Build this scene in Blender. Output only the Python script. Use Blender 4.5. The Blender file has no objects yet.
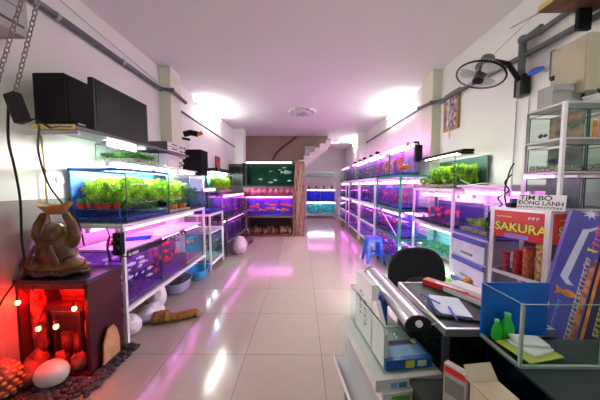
import bpy, bmesh, math, random
from mathutils import Vector, Matrix
random.seed(7)
C = bpy.context.scene.collection
PI = math.pi
H = 1.336

# ---------------------------------------------------------------- materials
MATS = {}
def mat(name, col, rough=.5, metal=0, var=.08, scale=6, emit=None, es=0, bump=0, col2=None, spec=.5, coat=0):
    if name in MATS: return MATS[name]
    m = bpy.data.materials.new(name); m.use_nodes = True
    nt = m.node_tree; b = nt.nodes['Principled BSDF']
    b.inputs['Roughness'].default_value = rough; b.inputs['Metallic'].default_value = metal
    b.inputs['Specular IOR Level'].default_value = spec
    b.inputs['Coat Weight'].default_value = coat
    tc = nt.nodes.new('ShaderNodeTexCoord'); n = nt.nodes.new('ShaderNodeTexNoise')
    n.inputs['Scale'].default_value = scale; n.inputs['Detail'].default_value = 3
    nt.links.new(tc.outputs['Object'], n.inputs['Vector'])
    r = nt.nodes.new('ShaderNodeValToRGB')
    c = Vector(col)
    a = c*(1-var); d = Vector(col2) if col2 else c*(1+var)
    r.color_ramp.elements[0].position = .35; r.color_ramp.elements[1].position = .65
    r.color_ramp.elements[0].color = (*a, 1); r.color_ramp.elements[1].color = (*[min(1, q) for q in d], 1)
    nt.links.new(n.outputs['Fac'], r.inputs['Fac']); nt.links.new(r.outputs['Color'], b.inputs['Base Color'])
    if emit:
        b.inputs['Emission Color'].default_value = (*emit, 1); b.inputs['Emission Strength'].default_value = es
    if bump:
        bp = nt.nodes.new('ShaderNodeBump'); bp.inputs['Strength'].default_value = bump
        nt.links.new(n.outputs['Fac'], bp.inputs['Height']); nt.links.new(bp.outputs['Normal'], b.inputs['Normal'])
    MATS[name] = m; return m

def glassy(name, tint, refl=.6, body=None, bodyfac=0):
    if name in MATS: return MATS[name]
    m = bpy.data.materials.new(name); m.use_nodes = True
    nt = m.node_tree; nt.nodes.clear()
    out = nt.nodes.new('ShaderNodeOutputMaterial')
    t = nt.nodes.new('ShaderNodeBsdfTransparent'); t.inputs['Color'].default_value = (*tint, 1)
    last = t.outputs[0]
    if body:
        tr = nt.nodes.new('ShaderNodeBsdfTranslucent'); tr.inputs['Color'].default_value = (*body, 1)
        mx = nt.nodes.new('ShaderNodeMixShader'); mx.inputs[0].default_value = bodyfac
        nt.links.new(last, mx.inputs[1]); nt.links.new(tr.outputs[0], mx.inputs[2]); last = mx.outputs[0]
    g = nt.nodes.new('ShaderNodeBsdfGlossy'); g.inputs['Roughness'].default_value = .03
    lw = nt.nodes.new('ShaderNodeLayerWeight'); lw.inputs['Blend'].default_value = .25
    mu = nt.nodes.new('ShaderNodeMath'); mu.operation = 'MULTIPLY'; mu.inputs[1].default_value = refl
    nt.links.new(lw.outputs['Fresnel'], mu.inputs[0])
    ge = nt.nodes.new('ShaderNodeNewGeometry'); inv = nt.nodes.new('ShaderNodeMath'); inv.operation = 'SUBTRACT'; inv.inputs[0].default_value = 1
    nt.links.new(ge.outputs['Backfacing'], inv.inputs[1]); m3 = nt.nodes.new('ShaderNodeMath'); m3.operation = 'MULTIPLY'
    nt.links.new(mu.outputs[0], m3.inputs[0]); nt.links.new(inv.outputs[0], m3.inputs[1]); mu = m3
    mx2 = nt.nodes.new('ShaderNodeMixShader')
    nt.links.new(mu.outputs[0], mx2.inputs[0]); nt.links.new(last, mx2.inputs[1]); nt.links.new(g.outputs[0], mx2.inputs[2])
    nt.links.new(mx2.outputs[0], out.inputs['Surface'])
    MATS[name] = m; return m

def emis(name, col, s):
    if name in MATS: return MATS[name]
    m = bpy.data.materials.new(name); m.use_nodes = True
    nt = m.node_tree; nt.nodes.clear()
    out = nt.nodes.new('ShaderNodeOutputMaterial'); e = nt.nodes.new('ShaderNodeEmission')
    e.inputs[0].default_value = (*col, 1); e.inputs[1].default_value = s
    nt.links.new(e.outputs[0], out.inputs[0]); MATS[name] = m; return m

def tiles(name, col, grout, size, offx, offy, rough, axes=(0, 1), gw=.004):
    m = bpy.data.materials.new(name); m.use_nodes = True
    nt = m.node_tree; b = nt.nodes['Principled BSDF']; b.inputs['Roughness'].default_value = rough
    tc = nt.nodes.new('ShaderNodeTexCoord'); sp = nt.nodes.new('ShaderNodeSeparateXYZ')
    nt.links.new(tc.outputs['Object'], sp.inputs[0])
    def M(op, a, bb=None, cc=None):
        n = nt.nodes.new('ShaderNodeMath'); n.operation = op
        for i, v in enumerate((a, bb, cc)):
            if v is None: continue
            if isinstance(v, (int, float)): n.inputs[i].default_value = v
            else: nt.links.new(v, n.inputs[i])
        return n.outputs[0]
    ds = []
    cells = []
    for ax, off in zip(axes, (offx, offy)):
        v = M('DIVIDE', M('SUBTRACT', sp.outputs[ax], off), size)
        cells.append(M('FLOOR', v))
        f = M('FRACT', v)
        ds.append(M('MINIMUM', f, M('SUBTRACT', 1.0, f)))
    d = M('MULTIPLY', M('MINIMUM', ds[0], ds[1]), size)
    line = M('LESS_THAN', d, gw/2)
    cb = nt.nodes.new('ShaderNodeCombineXYZ'); nt.links.new(cells[0], cb.inputs[0]); nt.links.new(cells[1], cb.inputs[1])
    wn = nt.nodes.new('ShaderNodeTexWhiteNoise'); nt.links.new(cb.outputs[0], wn.inputs['Vector'])
    no = nt.nodes.new('ShaderNodeTexNoise'); no.inputs['Scale'].default_value = 9; no.inputs['Detail'].default_value = 6
    nt.links.new(tc.outputs['Object'], no.inputs['Vector'])
    bright = M('ADD', M('MULTIPLY', wn.outputs['Value'], .05), M('ADD', M('MULTIPLY', no.outputs['Fac'], .10), .90))
    vs = nt.nodes.new('ShaderNodeVectorMath'); vs.operation = 'SCALE'; vs.inputs[0].default_value = col
    nt.links.new(bright, vs.inputs['Scale'])
    mix = nt.nodes.new('ShaderNodeMix'); mix.data_type = 'RGBA'
    nt.links.new(line, mix.inputs['Factor']); nt.links.new(vs.outputs[0], mix.inputs[6]); mix.inputs[7].default_value = (*grout, 1)
    nt.links.new(mix.outputs[2], b.inputs['Base Color'])
    bp = nt.nodes.new('ShaderNodeBump'); bp.inputs['Strength'].default_value = .25; bp.inputs['Distance'].default_value = .002
    nt.links.new(M('SUBTRACT', 1.0, line), bp.inputs['Height']); nt.links.new(bp.outputs[0], b.inputs['Normal'])
    MATS[name] = m; return m

white = mat('painted white', (.84, .84, .82), .6, var=.02)
wallm = mat('wall plaster', (.82, .82, .77), .8, var=.03, scale=1.5, bump=.02)
colm = mat('column plaster cream', (.74, .75, .60), .8, var=.03, scale=2)
ceilm = mat('ceiling paint', (.88, .87, .87), .9, var=.015, scale=1)
frame_w = mat('white enamel steel', (.74, .74, .76), .35, var=.03)
frame_g = mat('green enamel steel', (.03, .22, .20), .4)
metal = mat('brushed aluminium', (.62, .63, .64), .3, .8, var=.04, scale=20)
black = mat('black plastic', (.008, .008, .009), .45, var=.2, spec=.25)
blackm = mat('matte black', (.009, .009, .010), .7, var=.2, spec=.2)
greyp = mat('grey pvc pipe', (.11, .12, .13), .45, var=.1)
greyl = mat('light grey plastic', (.42, .43, .44), .5)
brown = mat('brown wood', (.16, .07, .035), .5, var=.3, scale=14)
beige = mat('beige painted metal', (.42, .37, .27), .5, var=.05)
glass = glassy('aquarium glass', (.93, .97, .95), .30)
glass_d = glassy('smoked glass', (.45, .52, .52), .7)
screen = mat('tv screen', (.005, .004, .006), .35, var=.1, spec=.12)
paper = mat('white paper', (.80, .79, .80), .7, var=.02)
cardb = mat('cream cardboard', (.55, .48, .34), .8, var=.08)
greycard = mat('grey cardboard', (.35, .34, .33), .8, var=.06)
redp = mat('red print', (.62, .015, .02), .35, var=.08)
yel = mat('yellow print', (.85, .72, .05), .4)
orange = mat('orange print', (.85, .25, .03), .4, var=.3, scale=20)
bluep = mat('blue carton', (.02, .12, .45), .35, var=.2)
bluel = mat('light blue print', (.15, .40, .75), .4)
purp = mat('violet carton', (.06, .06, .36), .35, var=.15)
ink = mat('black ink', (.02, .015, .03), .6)
blue_pl = mat('blue plastic', (.02, .10, .62), .35)
lilac = mat('lilac plastic', (.55, .52, .75), .35)
violetband = mat('violet plastic', (.09, .08, .50), .3)
green_pl = mat('green plastic', (.01, .50, .02), .35)
neon = mat('lime plastic', (.25, .80, .08), .4)
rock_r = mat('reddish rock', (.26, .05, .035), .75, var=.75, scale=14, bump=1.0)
dark_wood = mat('dark maroon panel', (.055, .006, .014), .5, var=.25, scale=5, spec=.2)
peb = mat('dark pebbles', (.05, .035, .04), .8, var=.6, scale=40, bump=.6)
golden = mat('glazed brown stoneware', (.10, .036, .008), .25, var=.45, scale=9, col2=(.17, .075, .012), coat=.25)
backblue = mat('blue backdrop', (.03, .12, .65), .6, var=.3, scale=4)
backviolet = mat('violet backdrop', (.34, .13, .58), .6, var=.5, scale=5)
backdark = mat('dark backdrop', (.05, .03, .14), .6, var=.3)
backteal = mat('teal backdrop', (.02, .25, .35), .6, var=.3, scale=4)
backgreen = mat('dark green backdrop', (.004, .022, .022), .5, var=.4, scale=3)
backpink = mat('pink backdrop', (.55, .25, .55), .6, var=.2, scale=5)
backbrown = mat('tan backdrop', (.35, .25, .25), .6, var=.3, scale=5)
gravel_n = mat('pale gravel', (.35, .28, .24), .9, var=.6, scale=60, bump=.8)
gravel_d = mat('dark gravel', (.03, .03, .06), .9, var=.7, scale=60, bump=.8)
gravel_b = mat('blue gravel', (.02, .05, .30), .9, var=.7, scale=60, bump=.8)
gravel_v = mat('violet gravel', (.12, .05, .22), .9, var=.7, scale=60, bump=.8)
leafA = mat('bright aquatic leaves', (.22, .52, .004), .5, var=.5, scale=12, col2=(.62, .95, .02))
leafB = mat('deep aquatic leaves', (.03, .22, .02), .5, var=.4, scale=12, col2=(.12, .45, .04))
leafC = mat('yellow green leaves', (.18, .35, .05), .5, var=.4, scale=14, col2=(.40, .60, .12))
water = glassy('clear tank water', (.95, .97, .97), .2)
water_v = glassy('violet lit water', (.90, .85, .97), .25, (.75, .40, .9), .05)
water_b = glassy('blue water', (.75, .83, .97), .25, (.3, .4, .95), .03)
water_g = glassy('green water', (.70, .88, .80), .25, (.15, .5, .4), .05)
water_t = glassy('turquoise water', (.75, .93, .95), .25, (.3, .8, .9), .08)
PINK = emis('pink grow tube', (1, .14, .80), 12)
PINKW = emis('pale pink tube', (1, .28, .92), 14)
WHT = emis('cool white tube', (.93, .97, 1), 22)
LIM = emis('planted tank white tube', (.95, 1, .88), 300)
BLUT = emis('blue tube', (.35, .45, 1), 12)
CEILT = emis('room fluorescent tube', (1, .985, .93), 130)
CEILF = emis('entrance fluorescent tube', (1, .985, .90), 48)
BULB = emis('red fairy bulb', (1, .35, .10), 8)
fishm = {
 'silver': mat('silver fish skin', (.80, .80, .88), .3, .1, var=.3, scale=20),
 'red': mat('red fish skin', (.85, .03, .02), .35, var=.2),
 'orange': mat('orange fish skin', (.90, .18, .02), .35, var=.3),
 'dark': mat('dark fish skin', (.02, .02, .05), .35, var=.3),
 'white': mat('pale fish skin', (.75, .75, .68), .35, var=.1),
 'blue': mat('blue fish skin', (.06, .20, .70), .35, var=.3),
 'yellow': mat('yellow fish skin', (.85, .60, .08), .35, var=.2)}

# ---------------------------------------------------------------- mesh builder
class F:
    def __init__(s, o, u, v):
        s.o = Vector(o); s.u = Vector(u).normalized(); s.v = Vector(v).normalized(); s.n = s.u.cross(s.v)
    def p(s, a, b, c=0): return s.o + s.u*a + s.v*b + s.n*c

class MB:
    def __init__(s): s.bm = bmesh.new()
    def hexa(s, P):
        v = [s.bm.verts.new(p) for p in P]
        for f in ((0,3,2,1), (4,5,6,7), (0,1,5,4), (1,2,6,5), (2,3,7,6), (3,0,4,7)):
            s.bm.faces.new([v[i] for i in f])
        return s
    def box(s, x0, x1, y0, y1, z0, z1):
        return s.hexa([(x0,y0,z0),(x1,y0,z0),(x1,y1,z0),(x0,y1,z0),(x0,y0,z1),(x1,y0,z1),(x1,y1,z1),(x0,y1,z1)])
    def fbox(s, f, a0, a1, b0, b1, c0, c1):
        return s.hexa([f.p(a0,b0,c0),f.p(a1,b0,c0),f.p(a1,b1,c0),f.p(a0,b1,c0),f.p(a0,b0,c1),f.p(a1,b0,c1),f.p(a1,b1,c1),f.p(a0,b1,c1)])
    def prism(s, f, pts, c0, c1):
        a = [s.bm.verts.new(f.p(x, y, c0)) for x, y in pts]; b = [s.bm.verts.new(f.p(x, y, c1)) for x, y in pts]
        n = len(pts)
        s.bm.faces.new(a[::-1]); s.bm.faces.new(b)
        for i in range(n): s.bm.faces.new((a[i], a[(i+1)%n], b[(i+1)%n], b[i]))
        return s
    def tube(s, pts, r, n=8, r1=None, closed=False):
        P = [Vector(p) for p in pts]; rings = []
        N = len(P)
        prev = None
        for i, p in enumerate(P):
            if closed: t = P[(i+1)%N]-P[i-1]
            else: t = (P[min(i+1, N-1)]-P[max(i-1, 0)])
            t.normalize()
            if prev is None: a = t.cross(Vector((0,0,1)) if abs(t.z) < .9 else Vector((1,0,0))).normalized()
            else: a = (prev - t*prev.dot(t)).normalized()
            prev = a; b = t.cross(a)
            rr = r if r1 is None else r+(r1-r)*i/(N-1)
            rings.append([s.bm.verts.new(p+(a*math.cos(2*PI*k/n)+b*math.sin(2*PI*k/n))*rr) for k in range(n)])
        for i in range(N if closed else N-1):
            A, B = rings[i], rings[(i+1)%N]
            for k in range(n): s.bm.faces.new((A[k], A[(k+1)%n], B[(k+1)%n], B[k]))
        if not closed:
            s.bm.faces.new(rings[0][::-1]); s.bm.faces.new(rings[-1])
        return s
    def lathe(s, prof, c=(0,0,0), n=20, sx=1, sy=1, axis=None):
        c = Vector(c); rings = []
        R = axis or Matrix.Identity(3)
        for r, z in prof:
            if r < 1e-5: rings.append([s.bm.verts.new(c+R@Vector((0,0,z)))])
            else: rings.append([s.bm.verts.new(c+R@Vector((r*sx*math.cos(2*PI*k/n), r*sy*math.sin(2*PI*k/n), z))) for k in range(n)])
        for A, B in zip(rings, rings[1:]):
            if len(A) == 1 and len(B) == 1: continue
            for k in range(n):
                k2 = (k+1) % n
                if len(A) == 1: s.bm.faces.new((A[0], B[k2], B[k]))
                elif len(B) == 1: s.bm.faces.new((A[k], A[k2], B[0]))
                else: s.bm.faces.new((A[k], A[k2], B[k2], B[k]))
        if len(rings[0]) > 1: s.bm.faces.new(rings[0][::-1])
        if len(rings[-1]) > 1: s.bm.faces.new(rings[-1])
        return s
    def ball(s, c, rx, ry, rz, n=14, m=9, jit=0, R=None):
        pr = [(math.sin(PI*i/m), -math.cos(PI*i/m)) for i in range(m+1)]
        c = Vector(c); rings = []; R = R or Matrix.Identity(3)
        for r, z in pr:
            k_ = 1 if r < 1e-4 else n
            rings.append([s.bm.verts.new(c+R@(Vector((r*rx*math.cos(2*PI*k/n), r*ry*math.sin(2*PI*k/n), z*rz))*(1+random.uniform(-jit, jit)))) for k in range(k_)])
        for A, B in zip(rings, rings[1:]):
            for k in range(n):
                k2 = (k+1) % n
                if len(A) == 1: s.bm.faces.new((A[0], B[k2], B[k]))
                elif len(B) == 1: s.bm.faces.new((A[k], A[k2], B[0]))
                else: s.bm.faces.new((A[k], A[k2], B[k2], B[k]))
        return s
    def leaf(s, p, d, l, w):
        p = Vector(p); d = Vector(d).normalized()
        sd = d.cross(Vector((random.uniform(-1,1), random.uniform(-1,1), random.uniform(-1,1)))).normalized()*w
        up = d.cross(sd).normalized()*w*.35
        v = [s.bm.verts.new(q) for q in (p, p+d*l*.45+sd+up, p+d*l, p+d*l*.45-sd+up)]
        s.bm.faces.new(v); return s
    def build(s, name, m, parent=None, bev=0, smooth=False, kind=None, ang=40, fix=True):
        if fix: bmesh.ops.recalc_face_normals(s.bm, faces=s.bm.faces)
        me = bpy.data.meshes.new(name); s.bm.to_mesh(me); s.bm.free()
        me.materials.append(m)
        if smooth:
            for p in me.polygons: p.use_smooth = True
            me.set_sharp_from_angle(angle=math.radians(ang))
        o = bpy.data.objects.new(name, me); C.objects.link(o)
        if parent: o.parent = parent
        if bev:
            b = o.modifiers.new('bevel', 'BEVEL'); b.width = bev; b.segments = 2; b.limit_method = 'ANGLE'
        if kind: o['kind'] = kind
        return o

def tag(o, label, cat, group=None, kind=None):
    if label: o['label'] = label
    if cat: o['category'] = cat
    if group: o['group'] = group
    if kind: o['kind'] = kind
    return o
def thing(name, label, cat, loc=(0,0,0), rz=0, group=None):
    o = bpy.data.objects.new(name, None); C.objects.link(o); o.location = loc; o.rotation_euler = (0,0,rz)
    o.empty_display_size = .1
    return tag(o, label, cat, group)
def copy_tree(o, parent=None):
    c = o.copy(); C.objects.link(c); c.parent = parent
    for ch in list(o.children): copy_tree(ch, c)
    return c
def text(name, s, size, f, a, b, m, parent, ext=.0008, c=.0, align='LEFT', wide=1, off=0):
    cu = bpy.data.curves.new(name, 'FONT'); cu.body = s; cu.size = size; cu.extrude = ext; cu.align_x = align; cu.offset = off
    o = bpy.data.objects.new(name, cu); C.objects.link(o)
    bpy.context.view_layer.update()
    me = bpy.data.meshes.new_from_object(o.evaluated_get(bpy.context.evaluated_depsgraph_get()))
    bpy.data.objects.remove(o)
    o = bpy.data.objects.new(name, me); C.objects.link(o)
    me.materials.clear(); me.materials.append(m)
    M = Matrix.Identity(4)
    for i, v in enumerate((f.u*wide, f.v, f.n)): M.col[i][:3] = v
    M.col[3][:3] = f.p(a, b, c)
    me.transform(M)
    if parent: o.parent = parent
    return o
def glyphs(name, f, a0, b0, n, w, h, m, parent, c=.0004, th=.12, seed=1, vert=False):
    # a row (or column) of small illegible characters, each two to four brush strokes
    rnd = random.Random(seed); b = MB()
    for i in range(n):
        x = a0+(0 if vert else i*w*1.25); y = b0-(i*h*1.2 if vert else 0)
        for k in range(rnd.choice((3, 3, 4))):
            p = Vector((x+w*rnd.random(), y+h*rnd.random())); q = Vector((x+w*rnd.random(), y+h*rnd.random()))
            if k == 0: p = Vector((x+w*.15, y)); q = Vector((x+w*.25, y+h))
            if k == 1: p = Vector((x, y+h*.8)); q = Vector((x+w, y+h*.9))
            d = q-p
            if d.length < h*.3: d = Vector((w*.6, h*.3)); q = p+d
            nn = Vector((-d.y, d.x)).normalized()*h*th*.5
            z = c+k*.00005
            b.prism(f, [tuple(p-nn), tuple(q-nn), tuple(q+nn), tuple(p+nn)], z, z+.0004)
    return b.build(name, m, parent)
def struct(name, mb, m, **k): return mb.build(name, m, kind='structure', **k)

# ---------------------------------------------------------------- setting
YB, YF = -1.6, 10.8
struct('floor', MB().box(-2.2, 2.2, YB, YF, -.1, 0), tiles('polished beige tile', (.38, .325, .265), (.13, .10, .09), .6, -.446, 1.787, .13))
struct('ceiling', MB().box(-2.2, 2.2, YB, 7.95, 3.0, 3.1).box(.88, 2.2, 7.95, YF, 3.0, 3.1).box(.10, .88, 8.4, YF, 3.0, 3.1), ceilm)
struct('wall_left', MB().box(-2.2, -2.0, YB, YF, 0, 3.0), wallm)
struct('wall_right', MB().box(2.0, 2.2, YB, YF, 0, 3.0), wallm)
struct('wall_back', MB().box(-2.2, 2.2, YF, YF+.1, 0, 3.0), mat('pink lit back wall', (.62, .58, .60), .8, var=.03))
struct('wall_recess', MB().box(-2.0, .10, 8.2, 8.3, 0, 3.25), mat('brown painted wall', (.30, .20, .16), .8, var=.06, scale=2))
struct('ceiling.001', MB().box(-2.2, .88, 7.95, 8.4, 3.25, 3.3), ceilm)
struct('wall_stairwell', MB().box(.10, .88, 8.3, 8.39, 2.75, 3.25), mat('brown painted wall', (.3, .2, .16)))
struct('trim_1', MB().box(-2.0, -1.985, YB, 7.9, 0, 1.235), tiles('taupe dado tile', (.36, .31, .30), (.25, .22, .2), .3, 0, .035, .25, axes=(1, 2)))
struct('trim_2', MB().box(-2.0, -1.84, 3.36, 3.64, 0, 3.0), colm, bev=.004)
struct('trim_3', MB().box(1.87, 2.0, 3.47, 3.78, 0, 3.0), colm, bev=.004)
struct('trim_4', MB().box(-2.0, -1.72, 6.95, 7.25, 0, 3.0), wallm)
struct('trim_5', MB().box(1.75, 2.0, 7.3, 7.6, 0, 3.0), wallm)

# staircase in the recess
st = thing('staircase', 'white staircase climbing to the right behind the large dark tank', 'stairs')
prev = (-.12, 2.05)
n = 6
fx = F((0, 7.35, 0), (1,0,0), (0,0,1))
pts = [(-.10, 2.02)]
for i in range(n):
    x = -.10+.165*i; z = 2.14+.125*i
    pts += [(x, z), (x+.165, z)]
pts += [(.89, 2.60), (.04, 1.92)]
MB().prism(fx, pts, -.78, 0).build('flight', mat('stair paint', (.66, .60, .60), .7), st)
for i in range(n):
    x = -.10+.165*i; z = 2.14+.125*i
    MB().box(x-.02, x+.16, 7.34, 8.13, z+.001, z+.025).build('tread', mat('stair tread', (.30, .24, .22), .4), st)
hr = MB().tube([(-1.05, 8.12, 2.0), (-1.02, 8.12, 2.2), (-.9, 8.12, 2.45), (-.72, 8.12, 2.62), (-.4, 8.12, 2.85), (-.1, 8.12, 3.1)], .035).build('handrail', mat('dark rail', (.08, .02, .015), .4), smooth=True)
tag(hr, 'dark curved handrail rising against the brown recess wall', 'handrail')

# ceiling medallion
t = thing('ceiling_medallion', 'round white plaster ceiling rose with a flush lamp', 'ceiling rose', (.0, 5.35, 3.0))
def scallop(r, a, amp, k): return r*(1+amp*math.cos(k*a))
m_ = MB()
for r0, r1, z0, z1 in ((.30, .22, 0, -.035), (.22, .17, -.03, -.055)):
    N = 48; A = []; B = []; D = []
    for k in range(N):
        a = 2*PI*k/N
        A.append(m_.bm.verts.new((scallop(r0, a, .05, 12)*math.cos(a), scallop(r0, a, .05, 12)*math.sin(a), 0)))
        D.append(m_.bm.verts.new((scallop(r0, a, .05, 12)*.97*math.cos(a), scallop(r0, a, .05, 12)*.97*math.sin(a), z1*.8)))
        B.append(m_.bm.verts.new((r1*math.cos(a), r1*math.sin(a), z1)))
    for k in range(N):
        k2 = (k+1) % N
        m_.bm.faces.new((A[k], A[k2], D[k2], D[k])); m_.bm.faces.new((D[k], D[k2], B[k2], B[k]))
    m_.bm.faces.new(B)
m_.build('rose', mat('plaster rose', (.70, .68, .70), .6), t, smooth=True)
for k in range(12):
    a = 2*PI*k/12
    MB().ball((.255*math.cos(a), .255*math.sin(a), -.038), .03, .03, .018, 8, 6).build('petal', mat('plaster relief', (.50, .47, .48), .6), t, smooth=True)
MB().lathe([(.12, -.055), (.125, -.07), (.10, -.085), (.0, -.09)], n=24).build('lamp_cover', metal, t, smooth=True)

# ---------------------------------------------------------------- generic pieces
def rack(label, x0, x1, y0, y1, levels, top, m, group=None, board=True, w=.025):
    """metal rack; posts at corners, a frame per level whose top is at the level height"""
    cx, cy = (x0+x1)/2, (y0+y1)/2
    t = thing('tank_rack', label, 'rack', (cx, cy, 0), 0, group)
    a, b = (x1-x0)/2, (y1-y0)/2
    for sx in (-1, 1):
        for sy in (-1, 1):
            X = sx*a; Y = sy*b
            MB().box(min(X, X-sx*w), max(X, X-sx*w), min(Y, Y-sy*w), max(Y, Y-sy*w), 0, top).build('post', m, t)
    for z in levels:
        f = MB()
        f.box(-a+w, a-w, -b, -b+w, z-.035, z-.002).box(-a+w, a-w, b-w, b, z-.035, z-.002)
        f.box(-a, -a+w, -b+w, b-w, z-.035, z-.002).box(a-w, a, -b+w, b-w, z-.035, z-.002)
        f.build('shelf_frame', m, t)
        if board: MB().box(-a+w, a-w, -b+w, b-w, z-.020, z-.004).build('shelf_board', white, t)
    return t

def tank(label, x0, x1, y0, y1, z0, z1, wat=None, bg=None, side='x+', grav=None, level=.85, cat='fish tank', group=None, gl=None, lid=None, name='fish_tank', bgh=1, rim=None):
    cx, cy = (x0+x1)/2, (y0+y1)/2; a, b, h = (x1-x0)/2, (y1-y0)/2, z1-z0
    t = thing(name, label, cat, (cx, cy, z0), 0, group)
    g = .006
    MB().box(-a, a, -b, -b+g, 0, h).box(-a, a, b-g, b, 0, h).box(-a, -a+g, -b+g, b-g, 0, h).box(a-g, a, -b+g, b-g, 0, h).box(-a+g, a-g, -b+g, b-g, 0, g).build('glass', gl or glass, t)
    q = g+.002; zb = g+.001
    sx0, sx1 = -a+q, a-q
    if bg:
        if side == 'x+': MB().box(a-q-.004, a-q, -b+q, b-q, zb, h*bgh-.004).build('backdrop', bg, t); sx1 -= .006
        elif side == 'x-': MB().box(-a+q, -a+q+.004, -b+q, b-q, zb, h*bgh-.004).build('backdrop', bg, t); sx0 += .006
        elif side == 'y+': MB().box(-a+q, a-q, b-q-.004, b-q, zb, h*bgh-.004).build('backdrop', bg, t); b_ = b
    sy1 = b-q-(.006 if side == 'y+' else 0)
    gh = 0
    if grav:
        gh = .03
        gm = MB(); nx, ny = 6, 10
        V = [[gm.bm.verts.new((sx0+(sx1-sx0)*i/nx, -b+q+(sy1+b-q)*j/ny, zb+gh+random.uniform(-.006, .01))) for j in range(ny+1)] for i in range(nx+1)]
        V0 = [[gm.bm.verts.new((sx0+(sx1-sx0)*i/nx, -b+q+(sy1+b-q)*j/ny, zb)) for j in range(ny+1)] for i in range(nx+1)]
        for i in range(nx):
            for j in range(ny):
                gm.bm.faces.new((V[i][j], V[i+1][j], V[i+1][j+1], V[i][j+1]))
        for i in range(nx):
            gm.bm.faces.new((V0[i][0], V0[i+1][0], V[i+1][0], V[i][0])); gm.bm.faces.new((V0[i][ny], V0[i+1][ny], V[i+1][ny], V[i][ny]))
        for j in range(ny):
            gm.bm.faces.new((V0[0][j], V0[0][j+1], V[0][j+1], V[0][j])); gm.bm.faces.new((V0[nx][j], V0[nx][j+1], V[nx][j+1], V[nx][j]))
        o = gm.build('gravel', grav, t, kind='stuff'); gh += .012
    if wat: MB().box(sx0, sx1, -b+q, sy1, zb+gh, h*level).build('water', wat, t)
    sm_ = MB(); e = .0045
    for sx in (-1, 1):
        for sy in (-1, 1):
            X = sx*(a+.0005); Y = sy*(b+.0005)
            sm_.box(min(X, X-sx*e), max(X, X-sx*e), min(Y, Y-sy*e), max(Y, Y-sy*e), 0, h)
    for z_ in (0, h-e+.0005):
        sm_.box(-a+e, a-e, -b-.0005, -b+e, z_, z_+e).box(-a-.0005, -a+e, -b+e, b-e, z_, z_+e).box(a-e, a+.0005, -b+e, b-e, z_, z_+e).box(-a+e, a-e, b-e, b+.0005, z_, z_+e)
    sm_.build('silicone_seam', mat('dark silicone', (.03, .07, .07), .4), t)
    if rim: 
        r = MB(); w = .012
        r.box(-a-.003, a+.003, -b-.003, -b+w, h-.022, h+.004).box(-a-.003, a+.003, b-w, b+.003, h-.022, h+.004).box(-a-.003, -a+w, -b+w, b-w, h-.022, h+.004).box(a-w, a+.003, -b+w, b-w, h-.022, h+.004)
        r.build('rim', rim, t)
    if lid: MB().box(-a+.01, a-.01, -b+.01, b-.01, h+.001, h+.016).build('lid', lid, t)
    t['box'] = 0; del t['box']
    return (x0+.02, x1-.02, y0+.02, y1-.02, z0+zb+gh+.01, z0+h*level-.02)

def tube_light(label, p0, p1, em, r=.013, housing=True, group=None, wdt=.045, m=None, cat='tube light', wall=0):
    p0 = Vector(p0); p1 = Vector(p1); c = (p0+p1)/2; d = (p1-p0); L = d.length; rz = math.atan2(d.y, d.x)
    t = thing('tube_light', label, cat, c, rz, group)
    MB().tube([(-L/2+.02, 0, 0), (L/2-.02, 0, 0)], r, 10).build('tube', em, t, smooth=True)
    MB().box(-L/2, -L/2+.02, -.018, .018, -.018, .018).build('end_cap', m or frame_w, t)
    MB().box(L/2-.02, L/2, -.018, .018, -.018, .018).build('end_cap', m or frame_w, t)
    if wall: MB().box(-L/2, L/2, min(wall*.019, wall*.04), max(wall*.019, wall*.04), -.025, .025).build('housing', m or frame_w, t, bev=.003)
    elif housing: MB().box(-L/2, L/2, -wdt/2, wdt/2, .02, .036).build('housing', m or frame_w, t, bev=.003)
    return t

# fish prototypes
FP = {}
def make_fish(kind):
    fm = fishm[kind]
    hgt = {'silver': .17, 'red': .24, 'orange': .22, 'dark': .26, 'white': .13, 'blue': .2, 'yellow': .24}[kind]
    b = MB(); N = 9; prof = [(0, 0), (.05, .45), (.15, .8), (.3, 1), (.5, .9), (.68, .55), (.78, .3), (.82, .24)]
    rings = []
    for x, r in prof:
        if r == 0: rings.append([b.bm.verts.new((.5, 0, 0))]); continue
        rings.append([b.bm.verts.new((.5-x, r*hgt*.38*math.cos(2*PI*k/N), r*hgt*math.sin(2*PI*k/N))) for k in range(N)])
    for k in range(N): b.bm.faces.new((rings[0][0], rings[1][k], rings[1][(k+1)%N]))
    for A, B in zip(rings[1:], rings[2:]):
        for k in range(N): b.bm.faces.new((A[k], A[(k+1)%N], B[(k+1)%N], B[k]))
    b.bm.faces.new(rings[-1])
    fb = b.build('fish', fm, smooth=True, ang=80)
    f = F((0, 0, 0), (1,0,0), (0,0,1))
    MB().prism(f, [(-.30, 0), (-.36, .05), (-.5, hgt*.95), (-.44, 0), (-.5, -hgt*.95), (-.36, -.05)], -.008, .008).build('tail_fin', fm, fb)
    MB().prism(f, [(.15, hgt*.8), (-.05, hgt*1.5), (-.18, hgt*.9), (-.2, hgt*.5)], -.006, .006).build('dorsal_fin', fm, fb)
    MB().prism(f, [(.05, -hgt*.7), (-.08, -hgt*1.35), (-.15, -hgt*.6)], -.006, .006).build('belly_fin', fm, fb)
    e = MB()
    for s_ in (-1, 1): e.ball((.40, s_*hgt*.22, hgt*.18), .025, .015, .025, 6, 4)
    e.build('eye', black, fb)
    return fb
def fish(kind, p, yaw, L, label, group, used=set()):
    if kind not in FP: FP[kind] = make_fish(kind); o = FP[kind]
    else: o = copy_tree(FP[kind])
    o.location = p; o.rotation_euler = (0, 0, yaw); o.scale = (L, L, L)
    tag(o, label, 'fish', group)
    return o
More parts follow.
